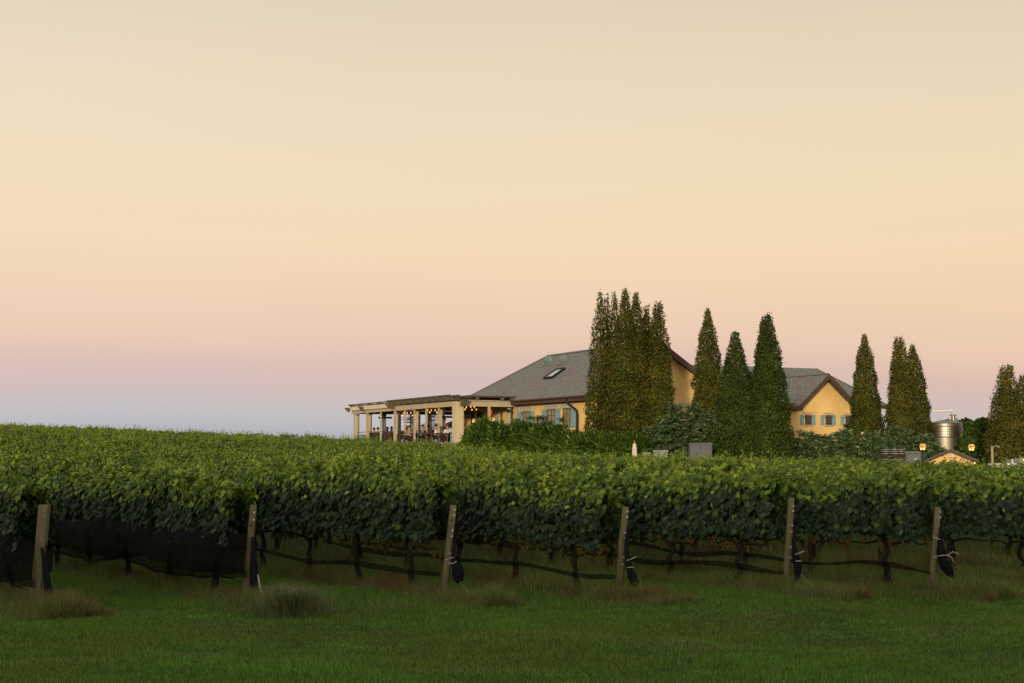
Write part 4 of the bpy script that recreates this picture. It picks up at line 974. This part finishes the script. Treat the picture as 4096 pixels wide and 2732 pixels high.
for px, Y, lab in ((1535, 116.2, 'wooden dining table in the leftmost open bays'), (1634, 108.9, 'wooden dining table below the leftmost chandelier'), (1705, 104.8, 'wooden dining table below the left parasol'), (1756, 103.0, 'wooden dining table behind the thin post near the white-shirted person'), (1790, 101.3, 'wooden dining table between the round column and the corner pier')): table(px, Y, lab)
person((X_at(3446, 96), 96, float(g(X_at(3446, 96), 96)) - .0), -1.2, 'person in a white cap whose head shows over the shrubs below the right gable', S_white, M_hair_b, False, False, M_white)

# ------------------------------------------------------------------ conifers
OLIVE = [(.040, .060, .009), (.062, .074, .010), (.094, .084, .012), (.145, .094, .014)]
GREEN = [(.026, .052, .009), (.040, .066, .010), (.058, .076, .012), (.09, .08, .014)]
def conifer(lab, base, spires, n, cols, wts, seed, open_=.0, group='tall columnar conifers'):
    """spires: (dx, dy, height, radius at foot)"""
    rng = np.random.RandomState(seed); t = thing('conifer_tree', lab, 'tree', base, group)
    Ps, Ns, Ds, Ss, Cs = [], [], [], [], []; tot = sum(h * r for _, _, h, r in spires); tk = MB()
    for dx, dy, h, r in spires:
        m = int(2.4 * n * h * r / tot); q = 1 - rng.rand(m) ** .62 * 1.0; q = np.clip(q, 0, 1)
        prof = 1.10 * np.minimum((1 - q) ** .57, .80 + 1.2 * q) * (1 - .34 * sstep((q - .74) / .24)) + .008
        a = rng.rand(m) * 6.283; lob = .80 + .42 * fbm(a * 1.27 + seed, q * h * 1.15 + seed * 3) + .10 * np.sin(q * h * 4 + a * 2)
        inner = rng.rand(m) < (.36 - .22 * q); rr = r * prof * lob * np.where(inner, rng.uniform(.25, .8, m), rng.uniform(.86, 1.04, m))
        hole = fbm(a * 1.9 + 50 + seed, q * h * 1.9) < (.17 + open_ + .10 * q)
        keep = ~(hole & ~inner & (rng.rand(m) < .8)); a, rr, q, m = a[keep], rr[keep], q[keep], keep.sum()
        ca, sa = np.cos(a), np.sin(a)
        P = np.stack([base[0] + dx + rr * ca, base[1] + dy + rr * sa, base[2] - .1 + q * (h + .1)], 1)
        # clumps: jitter around cluster of 3
        Ps.append(P + rng.randn(m, 3) * .06); Ns.append(np.stack([ca, sa, .3 * np.ones(m)], 1) + .65 * rng.randn(m, 3)); Ds.append(np.stack([ca * .55, sa * .55, np.ones(m)], 1) + .4 * rng.randn(m, 3))
        Ss.append(rng.uniform(.075, .145, m) * (1 - .25 * q)); cl_ = fbm(a * 1.6 + 9 + seed, q * h * 1.3)
        c = pick(rng, m, cols, wts, .22); Cs.append(c * (.45 + 1.1 * cl_)[:, None])
        tk.tube([(base[0] + dx * .4, base[1] + dy * .4, base[2] - .2), (base[0] + dx, base[1] + dy, base[2] + h * .3), (base[0] + dx, base[1] + dy, base[2] + h * .97)], [.13, .09, .01], 7)
    V, Fc, c = leaves(np.concatenate(Ps), np.concatenate(Ns), np.concatenate(Ds), np.concatenate(Ss), np.concatenate(Cs), T_tuft)
    link('crown', mkmesh('crown', V, Fc, M_conif, c), t); tk.build('trunk', M_trunk, t, True)
def ctree(lab, spx, Y, foot_px, n, cols, wts, seed, open_=0.0, zb=None):
    """spx: list of (px, py of tip, half width in px at foot)"""
    x0 = X_at(foot_px, Y); b = np.array([x0, Y, zb if zb is not None else float(g(x0, Y))])
    sps = [(X_at(px, Y) - x0, dy, at(px, py, Y)[2] - b[2] + .1, hw / F * Y) for px, py, hw, dy in spx]
    conifer(lab, b, sps, n, cols, wts, seed, open_)
OW, GW = [.38, .32, .2, .10], [.45, .33, .17, .05]
ctree('brownish conifer with three close tips at the left of the dense clump', [(2403, 1172, 64, 0), (2432, 1176, 38, .3), (2459, 1176, 50, -.2)], 87.0, 2425, 12500, OLIVE, OW, 1, .03)
ctree('conifer with the tallest tip of the dense clump by the slate roof', [(2503, 1161, 72, 0)], 86.2, 2503, 11000, OLIVE, OW, 2)
ctree('conifer in the dense clump just right of its tallest tip', [(2547, 1179, 72, 0)], 86.6, 2550, 11000, OLIVE, OW, 3)
ctree('short thin conifer tip deep between the taller conifers of the clump', [(2588, 1228, 56, 0)], 88.0, 2588, 7500, OLIVE, OW, 4, .03)
ctree('twin-tipped conifer at the right of the dense clump beside the gable', [(2625, 1218, 58, 0), (2644, 1216, 66, .2)], 86.0, 2640, 13000, OLIVE, OW, 5)
ctree('tall conifer standing alone in front of the middle gable eave', [(2834, 1240, 74, 0)], 90.0, 2831, 11500, OLIVE, OW, 6, .05)
ctree('shortest dark green conifer of the front pair', [(2944, 1336, 100, 0)], 80.0, 2922, 14000, GREEN, GW, 7, .02)
ctree('broad tall green conifer of the front pair with a second leader', [(3077, 1262, 98, 0), (3058, 1272, 74, -.1)], 79.5, 3085, 21000, GREEN, GW, 8)
ctree('slim conifer at the right side of the right gable', [(3462, 1344, 66, 0)], 98.0, 3466, 9500, OLIVE, [.42, .33, .18, .07], 9, .07)
ctree('twin-tipped rusty conifer left of the steel tank', [(3590, 1354, 50, 0), (3612, 1352, 66, .2)], 96.0, 3606, 12500, OLIVE, [.3, .3, .25, .15], 10, .07)
ctree('conifer touching the left side of the steel tank', [(3655, 1388, 72, 0)], 98.5, 3664, 9500, OLIVE, OW, 11, .06)
ctree('rusty twin-tipped conifer at the right picture edge', [(4013, 1474, 82, 0), (4044, 1466, 90, .2)], 84.0, 4022, 13000, OLIVE, [.26, .32, .26, .16], 12, .05)
ctree('conifer cut off by the right picture edge', [(4092, 1508, 84, 0)], 85.5, 4100, 7500, OLIVE, [.3, .3, .25, .15], 13, .05)

# ------------------------------------------------------------------ shrubs
def shrub(name, lab, lobes, n, cols, wts, seed, T, sz, mode, group, cat='shrub', var=.25):
    """lobes: (x, y, zbase, rx, ry, h)"""
    rng = np.random.RandomState(seed); x0, y0 = lobes[0][0], lobes[0][1]
    t = thing(name, lab, cat, (x0, y0, float(g(x0, y0))), group); Ps, Ns, Ds, Ss, Cs = [], [], [], [], []; st_ = MB()
    tot = sum(l[3] * l[5] for l in lobes)
    for (x, y, zb, rx, ry, h) in lobes:
        m = int(n * (2.2 if mode == 'plume' else 1.3) * rx * h / tot); u = norm(rng.randn(m, 3)); u[:, 2] = np.abs(u[:, 2]); u[:, 1] = np.where(rng.rand(m) < .25, u[:, 1], -np.abs(u[:, 1]))
        k = fbm(u[:, 0] * 3 + seed + x, u[:, 2] * 4 + u[:, 1] * 2 + 20); rad = (.72 + .45 * k) * np.where(rng.rand(m) < .3, rng.uniform(.4, .9, m), 1)
        P = np.stack([x + u[:, 0] * rx * rad, y + u[:, 1] * ry * rad, zb + u[:, 2] * h * rad], 1)
        if mode == 'plume':      # juniper plumes, slanting up and outwards
            D = np.stack([u[:, 0] * .75 - .5, u[:, 1] * .5 - .15, .40 + .45 * u[:, 2]], 1) + .20 * rng.randn(m, 3); N = u + .45 * rng.randn(m, 3)
        elif mode == 'tier':     # flat layered sprays
            zz = P[:, 2]; P[:, 2] = np.round((zz + .2 * np.sin(P[:, 0] * 1.7 + seed) + .14 * np.sin(P[:, 0] * 4.1)) / .5) * .5 - .2 * np.sin(P[:, 0] * 1.7 + seed) + .06 * rng.randn(m); D = np.stack([u[:, 0] * 1.0, u[:, 1] * 1.0 - .2, .12 * np.ones(m)], 1) + .35 * rng.randn(m, 3); N = np.stack([.4 * rng.randn(m), -.35 + .4 * rng.randn(m), np.ones(m)], 1)
        else: D = u + .8 * rng.randn(m, 3) + [0, 0, .4]; N = u + .7 * rng.randn(m, 3)
        Ps.append(P); Ns.append(N); Ds.append(D); Ss.append(sz * rng.uniform(.6, 1.25, m)); Cs.append(pick(rng, m, cols, wts, var) * ((.5 + rng.rand(m)) if mode == 'plume' else (.65 + .7 * k))[:, None])
        st_.tube([(x, y, zb - .2), (x + .1, y, zb + h * .5)], [.07, .03], 6)
    V, Fc, c = leaves(np.concatenate(Ps), np.concatenate(Ns), np.concatenate(Ds), np.concatenate(Ss), np.concatenate(Cs), T)
    link('foliage', mkmesh('foliage', V, Fc, M_conif, c), t); st_.build('stem', M_trunk, t)
def lobe(px, pt, pb, hw, Y, dep=1.2):     # photo box of a lobe -> world lobe
    x = X_at(px, Y); zb = at(px, pb, Y)[2]; return (x, Y, zb, hw / F * Y, dep, at(px, pt, Y)[2] - zb)
JC, JW = [(.028, .060, .008), (.055, .108, .012), (.095, .155, .018)], [.4, .4, .2]
BC, BW = [(.050, .088, .034), (.095, .145, .060), (.16, .215, .10)], [.4, .4, .2]
shrub('juniper', 'bright green feathery juniper at the corner pier with slanting plumes', [lobe(1938, 1702, 1800, 56, 95.5, 1.0), lobe(1990, 1712, 1800, 48, 95.2, 1.0), lobe(1906, 1745, 1800, 34, 95, .8)], 9000, JC, JW, 21, T_plume, .72, 'plume', 'feathery junipers by the winery')
shrub('juniper', 'wide feathery juniper below the three shuttered windows', [lobe(2080, 1718, 1805, 75, 95, 1.0), lobe(2180, 1734, 1808, 85, 94, 1.0), lobe(2270, 1752, 1810, 75, 92.5, 1.0)], 11000, JC, JW, 22, T_plume, .72, 'plume', 'feathery junipers by the winery')
shrub('juniper', 'low dark feathery juniper in front of the dense conifer clump', [lobe(2400, 1762, 1818, 95, 83.5, 1.0), lobe(2505, 1764, 1820, 80, 82, 1.0), lobe(2320, 1772, 1815, 55, 84.5, 1.0)], 9500, JC, [.6, .3, .1], 23, T_plume, .68, 'plume', 'feathery junipers by the winery')
shrub('spreading_juniper', 'blue-grey juniper peeking over the feathery one under the shuttered windows', [lobe(2130, 1678, 1760, 95, 97, .8), lobe(2235, 1692, 1760, 60, 95.5, .8)], 5500, BC, BW, 24, T_spray, .34, 'tier', 'spreading blue-green junipers')
shrub('spreading_juniper', 'layered blue-green juniper between the clump and the lone conifer', [lobe(2700, 1628, 1800, 100, 85.5, 1.4), lobe(2790, 1632, 1800, 85, 86.5, 1.3), lobe(2650, 1700, 1810, 80, 83.5, 1.2), lobe(2840, 1690, 1800, 60, 84, 1.2)], 15000, BC, BW, 25, T_spray, .36, 'tier', 'spreading blue-green junipers')
shrub('spreading_juniper', 'wide layered juniper below the right gable, left of the barrels', [lobe(3250, 1738, 1850, 95, 86, 1.5), lobe(3370, 1742, 1850, 90, 88, 1.5), lobe(3460, 1752, 1850, 80, 87, 1.4)], 13000, BC, BW, 26, T_spray, .36, 'tier', 'spreading blue-green junipers')
shrub('spreading_juniper', 'layered juniper under the twin rusty conifers behind the barrels', [lobe(3590, 1722, 1840, 90, 92.5, 1.4), lobe(3680, 1752, 1850, 70, 91.5, 1.3), lobe(3530, 1745, 1840, 60, 92, 1.3), lobe(3730, 1790, 1850, 50, 90, 1.2)], 12000, BC, BW, 27, T_spray, .36, 'tier', 'spreading blue-green junipers')
shrub('spreading_juniper', 'small blue-green juniper under the rightmost gable window', [lobe(3410, 1700, 1760, 42, 104, .8), lobe(3460, 1722, 1780, 45, 101, .8)], 4000, BC, BW, 28, T_spray, .34, 'tier', 'spreading blue-green junipers')
HC = [(.028, .055, .010), (.045, .078, .012), (.07, .10, .016)]
shrub('hedge_bush', 'dark green bush just right of the steel tank', [lobe(3862, 1684, 1790, 42, 108), lobe(3840, 1690, 1790, 30, 109)], 4500, HC, [.7, .25, .05], 31, T_quad, .20, 'leaf', 'bushes right of the tank', 'bush')
shrub('hedge_bush', 'large rounded green bush between the tank and the right conifers', [lobe(3930, 1684, 1800, 66, 100, 1.8), lobe(3885, 1722, 1810, 52, 98, 1.5), lobe(3990, 1690, 1810, 50, 101, 1.5), lobe(3920, 1762, 1850, 70, 95, 1.5), lobe(3990, 1770, 1855, 50, 93, 1.4)], 17000, HC, [.4, .4, .2], 32, T_quad, .20, 'leaf', 'bushes right of the tank', 'bush')
for lab, px, py, Y, rad, ht, n in (('fountain of green ornamental grass at the foot of the gable wall', 3235, 1745, 97, .85, 1.05, 1600), ('thin ornamental grass under the middle gable window', 3350, 1748, 97, .9, .6, 900),
                            ('brown-footed ornamental grass beside the closed parasol', 2580, 1825, 84, .75, 1.55, 1900), ('ornamental grass right of the tank foot behind the hut', 3870, 1845, 86, 1.0, .8, 1700), ('low ornamental grass in front of the tank', 3770, 1810, 92, .9, .7, 1200)):
    x0 = X_at(px, Y); tuft('ornamental_grass', lab, x0, Y, rad, ht, n, [(.045, .07, .014), (.07, .085, .02), (.10, .085, .04)], [.5, .35, .15], 'grass', 'ornamental grass clumps', .03)

# ------------------------------------------------------------------ steel tank, barrels, container, hut and the rest of the yard
YT = 103.0; xt = X_at(3775, YT); zt0 = float(g(xt, YT)); rt = 70 / F * YT
tank = thing('steel_tank', 'tall brushed steel wine tank with dimpled upper band and conical lid', 'tank', (xt, YT, zt0), None)
zA, zB, zC, zD = [at(3775, p, YT)[2] for p in (1748, 1706, 1694, 1676)]
def open_drum(name, z0, z1, rr, m):
    n = 64; V = [(xt + rr * math.cos(2 * math.pi * j / n), YT + rr * math.sin(2 * math.pi * j / n), z) for z in (z0, z1) for j in range(n)]
    me = bpy.data.meshes.new(name); me.from_pydata(V, [], [(j, (j + 1) % n, n + (j + 1) % n, n + j) for j in range(n)]); me.materials.append(m); me.polygons.foreach_set('use_smooth', [True] * n)
    link(name, me, tank)
open_drum('tank_body', zt0 - .1, zA, rt, M_steel)
n = 64; V = [(xt + rt * 1.008 * math.cos(2 * math.pi * j / n), YT + rt * 1.008 * math.sin(2 * math.pi * j / n), z) for z in (zA, zB) for j in range(n + 1)]
me = bpy.data.meshes.new('dimpled_band'); me.from_pydata(V, [], [(j, j + 1, n + 2 + j, n + 1 + j) for j in range(n)]); l = me.uv_layers.new(name='UVMap')
for j in range(n):
    for k, (a, b) in enumerate(((j, 0), (j + 1, 0), (j + 1, 1), (j, 1))): l.data[j * 4 + k].uv = (a * .9, b * 6.5)
me.materials.append(M_quilt); me.polygons.foreach_set('use_smooth', [True] * n); link('dimpled_band', me, tank)
open_drum('tank_shoulder', zB, zC, rt, M_steel)
MB().lathe([(rt * 1.0, zC + .003), (rt * .98, zC + .05), (.28, zD), (.01, zD + .02)], (xt, YT, 0), 48).build('tank_lid', M_lead, tank)
for z in (zA - .03, zB, zC): MB().lathe([(rt * 1.012, z - .02), (rt * 1.018, z), (rt * 1.012, z + .02)], (xt, YT, 0), 64).build('hoop', M_steel, tank)
xs_ = X_at(3807, YT); MB().lathe([(.16, zD - .1), (.16, zD + .22), (.24, zD + .25), (.24, zD + .29), (.05, zD + .34)], (xs_, YT - .2, 0), 16).build('tank_hatch', M_steel, tank)
MB().tube([(xs_ + .28, YT - .1, zD - .25), (xs_ + .3, YT - .1, zD + .05)], .07, 8).tube([(xs_ + .22, YT - .1, zD + .05), (xs_ + .4, YT - .1, zD - .08)], .03, 6).build('valve', M_copper, tank)
zp = at(3790, 1645, YT)[2]
pl = Vector(at(3570, 1651, YT + 1.5)); pr = Vector(at(3806, 1643, YT - .3))
MB().tube([pl, pr], .055, 8).build('vent_pipe', M_white, tank); MB().ball(pr, .085, 8).build('pipe_cap', M_white, tank); MB().tube([(X_at(3797, YT), YT - .3, zD - .05), (X_at(3797, YT), YT - .3, zp)], .03, 8).build('pipe_upright', M_tan, tank)
MB().tube([at(3715, 1689, YT - .9), at(3790, 1674, YT - .3)], .03, 6).build('brace_rod', M_white, tank); MB().tube([at(3770, 1690, YT - .9), at(3795, 1674, YT - .4)], .03, 6).build('brace_rod', M_iron, tank)

# barrels on a rack
YB = 84.0
zt_ = at(3560, 1797, YB)[2]; zb_ = zt_ - .86
def barrel(px, dy, lab):
    x = X_at(px, YB); t = thing('barrel', lab, 'barrel', (x, YB + dy, zb_), 'dark oak barrels by the container'); h = .86
    pr = [(.235, 0), (.27, h * .2), (.292, h * .5), (.27, h * .8), (.235, h)]
    MB().lathe(pr + [(.22, h), (.22, h - .03), (.01, h - .03)], (x, YB + dy, zb_), 20).build('staves', M_oak, t, True)
    for z, r_ in ((.02, .242), (.13, .262), (.26, .282), (h - .26, .284), (h - .13, .264), (h - .02, .244)): MB().lathe([(r_ - .004, z - .022), (r_ + .006, z - .018), (r_ + .006, z + .018), (r_ - .004, z + .022)], (x, YB + dy, zb_), 20).build('hoop', M_hoop, t, True)
barrel(3543, .25, 'dark oak barrel with steel hoops, left of three'); barrel(3570, -.3, 'dark oak barrel with steel hoops, middle and nearest of three'); barrel(3600, .15, 'dark oak barrel with steel hoops, touching the blue container side')
gb = float(g(X_at(3570, YB), YB)); rk = thing('barrel_rack', 'dark wooden rack carrying the three barrels behind the vines', 'rack', (X_at(3570, YB), YB, gb))
MB().box((X_at(3571, YB), YB, zb_ - .06), (1.5, 1.3, .12)).build('platform', M_oak, rk)
for a in (-.65, .65):
    for b in (-.55, .55): MB().box((X_at(3571, YB) + a, YB + b, (gb + zb_ - .12) / 2 - .1), (.12, .12, zb_ - .12 - gb + .2)).build('leg', M_oak, rk)
# container
YC = 87.0; x0, x1 = X_at(3540, YC), X_at(3690, YC); zc1 = at(3650, 1805.5, YC)[2]; zc0 = float(g((x0 + x1) / 2, YC))
ct = thing('shipping_container', 'slate blue corrugated container behind the barrels', 'container', ((x0 + x1) / 2, YC, zc0))
mb = MB(); mb.box(((x0 + x1) / 2, YC + 2.0, (zc0 + zc1) / 2), (x1 - x0 - .1, 3.9, zc1 - zc0 - .05))
k = 0
while x0 + .12 + k * .2 < x1 - .2: mb.box((x0 + .2 + k * .2, YC + .04, (zc0 + zc1) / 2), (.09, .06, zc1 - zc0 - .3)); k += 1
mb.build('container_shell', M_cont, ct)
mb = MB(); mb.box(((x0 + x1) / 2, YC, zc1 - .06), (x1 - x0, .14, .12)); mb.box((x1 - .07, YC + .01, (zc0 + zc1) / 2 - .06), (.14, .13, zc1 - zc0 - .13)); mb.box((x0 + .07, YC + .01, (zc0 + zc1) / 2 - .06), (.14, .13, zc1 - zc0 - .13)); mb.build('corner_frame', M_cont, ct)
pq = at(3664, 1837.5, YC - .08); sgn_ = MB().box(pq, (.24, .03, .17)).build('number_plate', M_white, ct); MB().box(pq + np.array([-.0, -.017, 0]), (.20, .012, .13)).build('plate_field', M_iron, sgn_); MB().box(pq + np.array([-.02, -.026, -.005]), (.12, .012, .06)).build('plate_label', M_white, sgn_)
# hut
YH = 78.0; hx = X_at(3797, YH); hz = at(3797, 1797, YH)[2]; hd = Vector((.34, .94, 0)).normalized(); hn = Vector((hd.y, -hd.x, 0)); hb = float(g(hx, YH)); half = 1.28; L_ = 1.9; ze = at(3797, 1836, YH)[2]
hut = thing('garden_hut', 'small ochre hut with a louvred gable vent and brown tiled roof', 'hut', (hx, YH, hb)); A = Vector((hx, YH, 0)); zv = lambda z: Vector((0, 0, z))
hw = half - .12
MB().prism([A - hn * hw + zv(hb - .2), A + hn * hw + zv(hb - .2), A + hn * hw + zv(ze + .02), A + zv(hz - .10), A - hn * hw + zv(ze + .02)], hd * L_).build('wall', M_stucco, hut)
for sg in (-1, 1):
    e = A + hn * sg * (half + .06) + zv(ze - .06) - hd * .12; r0 = A + zv(hz) - hd * .12
    th = zv(.10); b = hd * (L_ + .3)
    MB().hexa([e - th, r0 - th, r0 - th + b, e - th + b, e, r0, r0 + b, e + b]).build('roof_slope', M_hutroof, hut)
    mb = MB()
    for q in range(1, 9): f = q / 9; p = e.lerp(r0, f); mb.hexa([p + v for v in (zv(.002) - (r0 - e) * .03, zv(.002) + (r0 - e) * .03, zv(.002) + (r0 - e) * .03 + b, zv(.002) - (r0 - e) * .03 + b, zv(.022) - (r0 - e) * .03, zv(.022) + (r0 - e) * .03, zv(.022) + (r0 - e) * .03 + b, zv(.022) - (r0 - e) * .03 + b)])
    mb.build('tile_course', M_hutroof, hut)
    MB().hexa([e - th - zv(.06) - hd * .03, r0 - th - zv(.06) - hd * .03, r0 - th - zv(.06) + hd * .02, e - th - zv(.06) + hd * .02, e - zv(.02) - hd * .03, r0 - zv(.02) - hd * .03, r0 - zv(.02) + hd * .02, e - zv(.02) + hd * .02]).build('barge_board', M_fascia, hut)
vc = A - hd * .01 + zv(at(3797, 1822, YH)[2]); mb = MB().box(vc - hd * .02, (.21, .04, .21), Matrix.Rotation(math.atan2(hn.y, hn.x), 3, 'Z')); vo = mb.build('louvre_vent', M_white, hut)
for q in range(5): MB().box(vc - hd * .045 + zv(-.075 + .037 * q), (.17, .02, .012), Matrix.Rotation(math.atan2(hn.y, hn.x), 3, 'Z')).build('slat', M_cont, vo)
for q in (.12, .55): MB().ball(A + hn * (hw + .07) + hd * q + zv(ze - .22), .045, 8).build('eave_lamp', M_flame, hut)
MB().hexa([A - hn * (hw) - hd * .03 + zv(ze - .16) + v for v in (zv(0), hn * 2 * hw, hn * 2 * hw + hd * .025, hd * .025, zv(.05), hn * 2 * hw + zv(.05), hn * 2 * hw + hd * .025 + zv(.05), hd * .025 + zv(.05))]).build('band_board', M_tan, hut)
# floodlight pole
YF = 80.0; xf = X_at(3963, YF); zf = at(3963, 1785, YF)[2]; gf = float(g(xf, YF)); fl = thing('floodlight_post', 'wooden post with a grey arm floodlight right of the hut', 'lamp post', (xf, YF, gf))
MB().tube([(xf, YF, gf - .2), (xf, YF, zf)], [.085, .07], 12).build('pole', M_woodpole, fl, True); MB().tube([(xf + .06, YF - .02, zf - .06), (xf + .2, YF - .05, zf + .05), (xf + .26, YF - .06, zf + .02)], .022, 6).build('arm', M_lead, fl); MB().box((xf + .29, YF - .07, zf - .02), (.16, .12, .09), Matrix.Rotation(.5, 3, 'Y')).build('lamp_head', M_lead, fl)
# totes
def tote(px, py, Y, lab, band):
    p = at(px, py, Y); gz_ = float(g(p[0], Y)); zz = p[2]; t = thing('liquid_tote', lab, 'tank', (p[0], Y, gz_), 'white caged liquid totes')
    h = 1.0; MB().box((p[0], Y, zz - h / 2), (.92, .92, h)).build('bottle', M_white, t)
    mb = MB()
    for k in range(8):
        a = -.48 + .96 * k / 7; mb.box((p[0] + a, Y - .48, zz - h / 2), (.016, .016, h)); mb.box((p[0] - .48, Y + a, zz - h / 2), (.016, .016, h))
    for k in range(5): z = zz - h * k / 4.0 + .0; mb.box((p[0], Y - .482, z), (.98, .018, .018)); mb.box((p[0] - .482, Y, z), (.018, .98, .018))
    mb.build('cage', M_steel_dk, t); MB().box((p[0], Y, (zz - h + gz_) / 2 - .02), (1.0, 1.0, max(.1, zz - h - gz_ + .04))).build('pallet', M_oak, t)
    if band: MB().box((p[0] - .1, Y - .465, zz - .28), (.5, .012, .12)).build('label_band', M_copper, t)
tote(4068, 1836, 78.5, 'white caged liquid tote with a green label band, left of two', True); tote(4104, 1831.5, 77.0, 'white caged liquid tote cut off by the right picture edge', False)
p = at(4010, 1853, 76.5); gz_ = float(g(p[0], 76.5)); tr_ = thing('flatbed_cart', 'low white flatbed cart just showing over the vines at the right', 'cart', (p[0], 76.5, gz_))
MB().box((p[0], 76.5, p[2] - .05), (1.1, 1.4, .1)).build('bed', M_white, tr_)
for a in (-.4, .4): MB().lathe([(.28, -.08), (.28, .08)], (0, 0, 0), 16).build('wheel', M_iron, tr_).matrix_basis = Matrix.Translation((p[0] + a, 76.3, gz_ + .28)) @ Matrix.Rotation(math.pi / 2, 4, 'X')
MB().box((p[0], 76.5, (p[2] - .1 + gz_ + .3) / 2), (.9, .1, max(.1, p[2] - .1 - gz_ - .3))).build('frame', M_white, tr_)
# cabinets and the closed parasol in front of the junipers
def cabinet(px0, px1, pt, Y, lab, m, dep, lid=.05, base=True):
    xa, xb = X_at(px0, Y), X_at(px1, Y); z1 = at(px0, pt, Y)[2]; gz_ = float(g((xa + xb) / 2, Y)); xc, wd = (xa + xb) / 2, xb - xa; z0 = gz_ + (.25 if base else 0)
    t = thing('utility_cabinet', lab, 'cabinet', (xc, Y, gz_), 'grey utility cabinets before the junipers')
    MB().box((xc, Y + dep / 2, (z0 + z1 - .09) / 2), (wd, dep, z1 - .09 - z0)).build('case', m, t); MB().box((xc, Y + dep / 2 - .01, z1 - .04), (wd + .09, dep + .1, .09)).build('lid', m, t)
    for sg in (-1, 1): MB().box((xc + sg * wd * .25, Y - .012, (z0 + z1) / 2 - .04), (wd * .46, .02, z1 - z0 - .26)).build('door', m, t)
    MB().box((xc, Y - .03, z1 - .22), (.03, .03, .10)).build('handle', M_iron, t)
    if base: MB().box((xc, Y + dep / 2, gz_ + .1), (wd + .2, dep + .2, .32)).build('plinth', M_lintel, t)
cabinet(2757, 2845, 1773, 78.6, 'large grey utility cabinet beside the dark front conifer', M_steel_dk, .9)
cabinet(2615, 2668, 1801, 79.0, 'small pale blue-grey cabinet with a thin lid, left of the large one', M_steel_b, .6)
cabinet(2571, 2598, 1810, 79.5, 'lowest pale cabinet between the closed parasol and the small cabinet', M_steel_b, .5)
YU = 79.0; p = at(2538, 1766, YU); gz_ = float(g(p[0], YU)); t = thing('closed_parasol', 'closed cream parasol with an orange wooden finial standing behind the vines', 'parasol', (p[0], YU, gz_)); zz = p[2]
fold = MB(); n = 18; pr = [(.03, -.08), (.075, -.16), (.10, -.36), (.128, -.40), (.105, -.42), (.13, -.8), (.12, -1.05), (.05, -1.06)]
V = [(p[0] + r_ * (1 + .16 * (j % 2)) * math.cos(2 * math.pi * j / n), YU + r_ * (1 + .16 * (j % 2)) * math.sin(2 * math.pi * j / n), zz + z) for r_, z in pr for j in range(n)]
fold.add(V, [(i * n + j, i * n + (j + 1) % n, (i + 1) * n + (j + 1) % n, (i + 1) * n + j) for i in range(len(pr) - 1) for j in range(n)] + [tuple(range(n))[::-1]]); fold.build('canvas', M_canvas, t)
MB().ball((p[0], YU, zz), .05, 10, sz=1.1).build('finial', mat('orange_wood', (.45, .18, .03), .6, .1), t); MB().tube([(p[0], YU, gz_ - .1), (p[0], YU, zz - .06)], .025, 8).build('pole', M_table, t)

# ------------------------------------------------------------------ trees added unseen behind the camera to keep the low afterglow off the lawn
rng = np.random.RandomState(55); n = 9000; x = rng.uniform(-75, 60, n); top = 8.2 + 2.2 * (fbm(x * .22, np.full(n, 3.0)) - .5); z = top * rng.rand(n) ** .6; y = -36 + rng.randn(n) * 1.6
P = np.stack([x, y, z], 1)
V, Fc, c = leaves(P, rng.randn(n, 3) + [0, 1.5, 0], rng.randn(n, 3), rng.uniform(.6, 1.1, n), pick(rng, n, GREEN, GW), T_tuft)
tag(link('unseen_shade_trees', mkmesh('unseen_shade_trees', V, Fc, M_conif, c)), 'belt of trees added unseen behind the camera to shade the lawn', 'unseen_shade_trees', kind='stuff')
